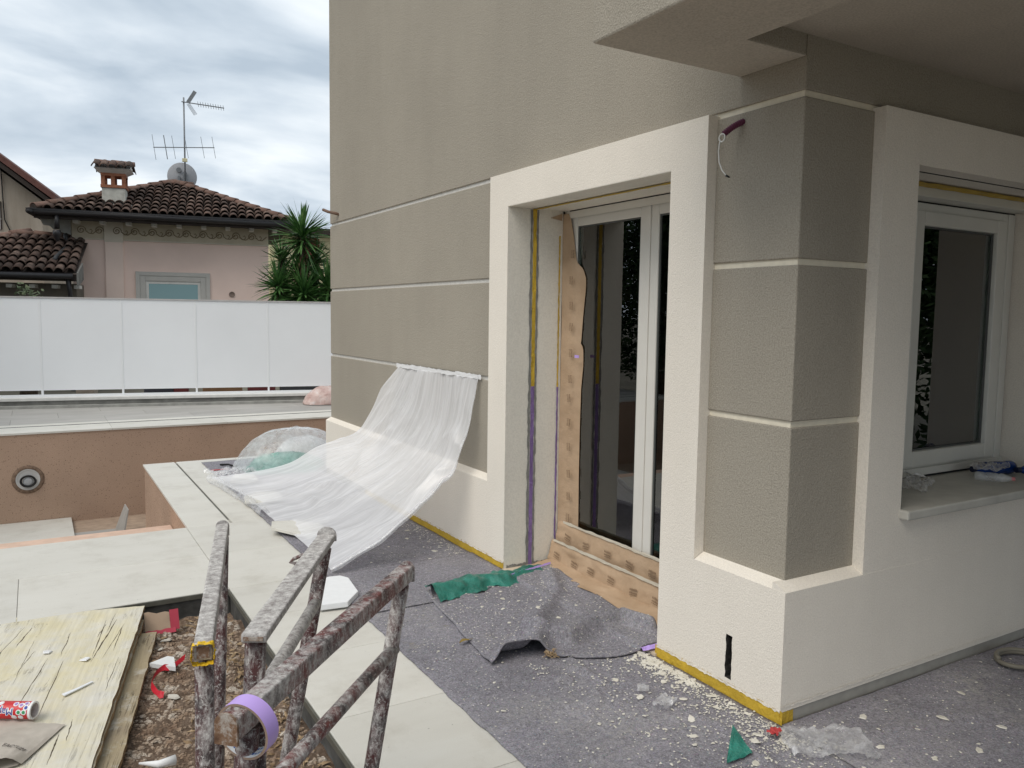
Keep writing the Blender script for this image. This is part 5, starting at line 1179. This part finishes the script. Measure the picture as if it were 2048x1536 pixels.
# debris on the boards and the soil
g = MB(); flake(g, (0, 0, 0), .026, .12, 1.3); o = part('plaster_flake', g, WHT); o.location = (-2.318, 2.003, on_ply(0, 2.0) + .001); tag(o, 'white flake in the middle of the top plywood sheet', 'plaster flake')
g = MB(); flake(g, (0, 0, 0), .02, .2, 1.4); o = part('plaster_flake', g, WHT); o.location = (-2.47, 2.17, on_ply(0, 2.15) + .001); tag(o, 'white crumb on the upper left of the top plywood sheet', 'plaster flake')
o = part('plastic_spatula', MB().prism([(-.06, -.006), (.02, -.006), (.075, -.014), (.08, .01), (.02, .008), (-.06, .004)], 'z', 0, .004), plain('milky_plastic', (.74, .76, .78), .4)); o.location = (-2.355, 1.70, on_ply(0, 1.7) + .002); o.rotation_euler = (0, 0, math.radians(215)); tag(o, 'milky white plastic stick on the top plywood sheet', 'plastic stick')
CB = plain('cardboard', (.42, .31, .225), .85, .1, 10, .2); CBR = plain('pink_red_print', (.42, .05, .08), .7)
o = part('cardboard_scrap', MB().grid(lambda u, v: (-2.74 + .15 * u, 2.40 + .18 * v, -.05 + .02 * nz(u * 3, v * 2, 1) + .03 * u), 8, 8), CB, smooth=True); tag(o, 'brown cardboard scrap at the left behind the plywood', 'cardboard')
cs = thing('cardboard_scrap', 'cardboard scrap with red printed edge behind the plywood corner', 'cardboard', (-1.95, 2.5, -.1))
part('scrap_face', MB().grid(lambda u, v: (-2.02 + .125 * u, 2.46 + .05 * v, -.095 + .085 * v - .015 * u + .008 * nz(u * 3, v * 3, 5)), 6, 6), CB, cs, True)
part('printed_edge', MB().grid(lambda u, v: (-1.895 + .045 * u, 2.458 + .05 * v, -.108 + .095 * v + .006 * nz(u * 4, v * 4, 6)), 4, 6), CBR, cs, True)
part('printed_edge', MB().grid(lambda u, v: (-2.02 + .15 * u, 2.44 + .02 * v, -.115 + .018 * v + .006 * nz(u * 5, v * 4, 7)), 8, 2), CBR, cs, True)
o = part('tile_shard', MB().prism([(-2.055, 1.965), (-1.955, 1.86), (-1.945, 1.98), (-1.97, 2.01)], 'z', -.085, -.065), plain('white_shard', (.70, .71, .70), .5)); tag(o, 'white broken tile shard beside the plywood edge', 'tile shard')
RT = plain('red_barrier_tape', (.50, .02, .035), .5, .1, 20)
def ribbon(pts, wd, name, label, mat=RT):
    P = [V(p) for p in pts]; g = MB()
    def fn(u, v):
        p = cat_(P, u); return p + V((.3 * wd * (v - .5), wd * (v - .5) * .8, wd * (v - .5) * .7 + .006 * nz(u * 11, v * 3, 2)))
    o = part(name, g.grid(fn, 40, 3), mat, smooth=True); return tag(o, label, 'tape')
ribbon([(-1.90, 1.95, -.06), (-1.965, 1.90, -.075), (-2.02, 1.88, -.07), (-2.07, 1.77, -.08), (-2.055, 1.66, -.085), (-2.035, 1.64, -.085)], .028, 'plastic_tape', 'strip of red barrier tape curling over the soil')
ribbon([(-1.80, 1.62, -.10), (-1.775, 1.72, -.02), (-1.765, 1.84, .02), (-1.76, 1.95, -.06)], .022, 'plastic_tape', 'crumpled red tape behind the middle trestle leg')
o = part('glove_finger', MB().tube([(-2.19, 1.10, -.085), (-2.13, 1.05, -.08), (-2.07, 1.055, -.082)], [.004, .014, .02], 8), WHT, smooth=True); tag(o, 'twist of white plastic on the soil by the plywood', 'plastic scrap')
for k, (x, y) in enumerate(((-1.93, 2.33), (-1.98, 2.20), (-2.0, 1.62), (-2.08, 1.02), (-1.72, 1.1))):
    g = MB(); flake(g, (0, 0, 0), random.uniform(.012, .022), .3, 1.8); o = part('rubble_chip', g, plain('chip_%d' % k, (.55, .52, .46), .9)); o.location = (x, y, soil_z(x, y) + .008); tag(o, 'pale chip of rubble on the bare soil', 'rubble', 'pale rubble chips on the soil')

# ------------------------------------------------------------------ trestles
def trestle(label, far, near, mrail, mleg, legs, lower=None, hook=True, wd=.046, ht=.042, plate=True):
    far, near = V(far), V(near); d = (near - far).normalized(); t_ = thing('trestle', label, 'trestle', (far.x, far.y, -.12), group='steel trestles in the foreground')
    side = d.cross(V((0, 0, 1))).normalized(); up = V((0, 0, 1))
    o = part('top_rail', MB().bar(far, near - d * .004, wd, ht), mrail, t_, bevel=.004, seg=2)
    # hollow mouth and the rounded stop plates at both ends
    part('rail_mouth', MB().bar(near - d * .0035, near - d * .001, wd - .012, ht - .012), RUST, t_)
    for e_, s_, on_ in ((far, -1, True), (near, 1, plate)):
        if not on_: continue
        pl = MB(); n_ = 12; pr_ = [(-wd * .55, -ht * .6), (wd * .55, -ht * .6)] + [(wd * .55 * math.cos(q), ht * .25 + wd * .5 * math.sin(q)) for q in [math.pi * k / n_ for k in range(n_ + 1)]]
        vs = [e_ + side * a_ + up * b_ + d * s_ * .001 for a_, b_ in pr_] + [e_ + side * a_ + up * b_ + d * s_ * .006 for a_, b_ in pr_]; m_ = len(pr_)
        pl.add(vs, [tuple(range(m_)), tuple(range(m_, 2 * m_))[::-1]] + [(k, (k + 1) % m_, m_ + (k + 1) % m_, m_ + k) for k in range(m_)])
        part('stop_plate', pl, RUST if (s_ == 1) else mrail, t_)
    for (a_, b_, r_) in legs: part('leg', MB().tube([a_, b_], r_, 16), mleg, t_, True)
    if lower: part('lower_rail', MB().tube(lower, .0165, 14), mrail, t_, True)
    if hook:
        h0 = far + d * .05 - up * .03
        part('hook', MB().tube([h0, h0 + side * .05 + up * -.005, h0 + side * .085 + up * -.02, h0 + side * .095 + up * -.03, h0 + side * .08 + up * -.034, h0 + side * .03 + up * -.02], .0055, 8), RAIL_M, t_, True)
    return t_
def down(p, q, zend=-.13):
    p, q = V(p), V(q); k = (p.z - zend) / (p.z - q.z); return p + (q - p) * k
trestle('plaster-caked steel trestle with yellow band, leftmost of the three', (-1.995, .484, .929), (-2.211, -.439, .929), RAIL_P, LEG_R,
    [((-2.004, .44, .915), down((-2.004, .44, .915), (-2.035, .408, .206)), .019), ((-2.203, -.405, .915), down((-2.203, -.405, .915), (-2.206, -.41, .681)), .019)], hook=False, plate=False, wd=.036, ht=.036)
trestle('flat-topped steel trestle in the middle of the three', (-1.749, .225, .935), (-2.114, -.435, .935), RAIL_P, LEG_R,
    [((-1.766, .19, .915), down((-1.766, .19, .915), (-1.886, .199, .266)), .020), ((-2.098, -.39, .915), down((-2.098, -.39, .915), (-2.112, -.40, .653)), .022)],
    [(-1.792, .19, .757), (-2.106, -.40, .780)], wd=.052, ht=.020, plate=False)
trestle('steel trestle with red streaked rail nearest the camera', (-1.672, -.192, .937), (-2.232, -.780, .937), RAIL_M, LEG_R,
    [((-1.695, -.215, .915), down((-1.695, -.215, .915), (-1.775, -.208, .44)), .019), ((-2.190, -.735, .91), down((-2.190, -.735, .91), (-2.20, -.735, .80)), .019), ((-2.165, -.72, .91), down((-2.165, -.72, .91), (-2.168, -.72, .80)), .009)],
    [(-1.715, -.212, .750), (-2.150, -.655, .735)], wd=.037, ht=.040)
# yellow tape band on the left trestle's open end
yb = thing('tape_band', 'yellow tape wound round the open end of the leftmost trestle', 'tape', (-2.21, -.44, .93))
c0 = V((-2.2115, -.441, .929)); dd = V((-.216, -.923, 0)).normalized(); ss = dd.cross(V((0, 0, 1))).normalized()
def band(u, v):
    q = u * math.tau; k = max(abs(math.cos(q)), abs(math.sin(q))); r_ = .0215 / (k ** .7) + .004 * nz(math.cos(q) * 3, math.sin(q) * 3, v * 2) + .003 * nz(math.cos(q) * 9, math.sin(q) * 9, v * 5)
    return c0 + dd * (.005 - .018 * v) + ss * (r_ * math.cos(q)) + V((0, 0, 1)) * (r_ * math.sin(q) - .002)
part('tape_winding', MB().grid(band, 60, 8), tape('bright_yellow_tape', (.74, .47, .02)), yb, True)
# roll of lilac masking tape hung over the near end of the red-streaked rail
n3 = V((-2.232, -.780, .937)); d3 = (V((-1.672, -.192, .937)) - n3).normalized(); s3 = d3.cross(V((0, 0, 1))).normalized(); up3 = V((0, 0, 1))
rc_ = V((-2.194, -.746, .915)); RO, RI, WT = .050, .0455, .030
axr = (d3 + s3 * .10 + up3 * .10).normalized(); bx_ = axr.cross(up3).normalized(); bz_ = bx_.cross(axr)
tr_ = thing('tape_roll', 'nearly empty roll of lilac masking tape hung on the nearest trestle end', 'tape roll', rc_)
def rg(r0, r1, a0, a1, n_=64): return MB().grid(lambda u, v: rc_ + axr * (a0 + (a1 - a0) * v) + (bx_ * math.cos(u * math.tau) + bz_ * math.sin(u * math.tau)) * (r0 + (r1 - r0) * v), n_, 1)
part('tape_outside', rg(RO, RO, -WT / 2, WT / 2), LILAC, tr_, True)
part('tape_side', rg(RO, RI, -WT / 2, -WT / 2), plain('tape_edge', (.30, .22, .17), .8), tr_)
part('tape_side', rg(RO, RI, WT / 2, WT / 2), plain('tape_edge_far', (.30, .22, .17), .8), tr_)
part('cardboard_core', rg(RI, RI, -WT / 2, WT / 2), plain('core_white', (.66, .69, .72), .6), tr_, True)
# blue print on the inside of the core: rows of short strokes
g = MB()
for row, a0 in ((0, -.008), (1, .006)):
    for k in range(46):
        if random.random() < .3: continue
        q0 = k * math.tau / 46 + row * .03; q1 = q0 + .085; h = random.uniform(.003, .006)
        vs = [rc_ + axr * a_ + (bx_ * math.cos(q) + bz_ * math.sin(q)) * (RI - .0005) for q, a_ in ((q0, a0), (q1, a0), (q1, a0 + h), (q0, a0 + h))]; g.add(vs, [(0, 1, 2, 3)])
part('core_print', g, plain('core_blue', (.05, .13, .38), .6), tr_)
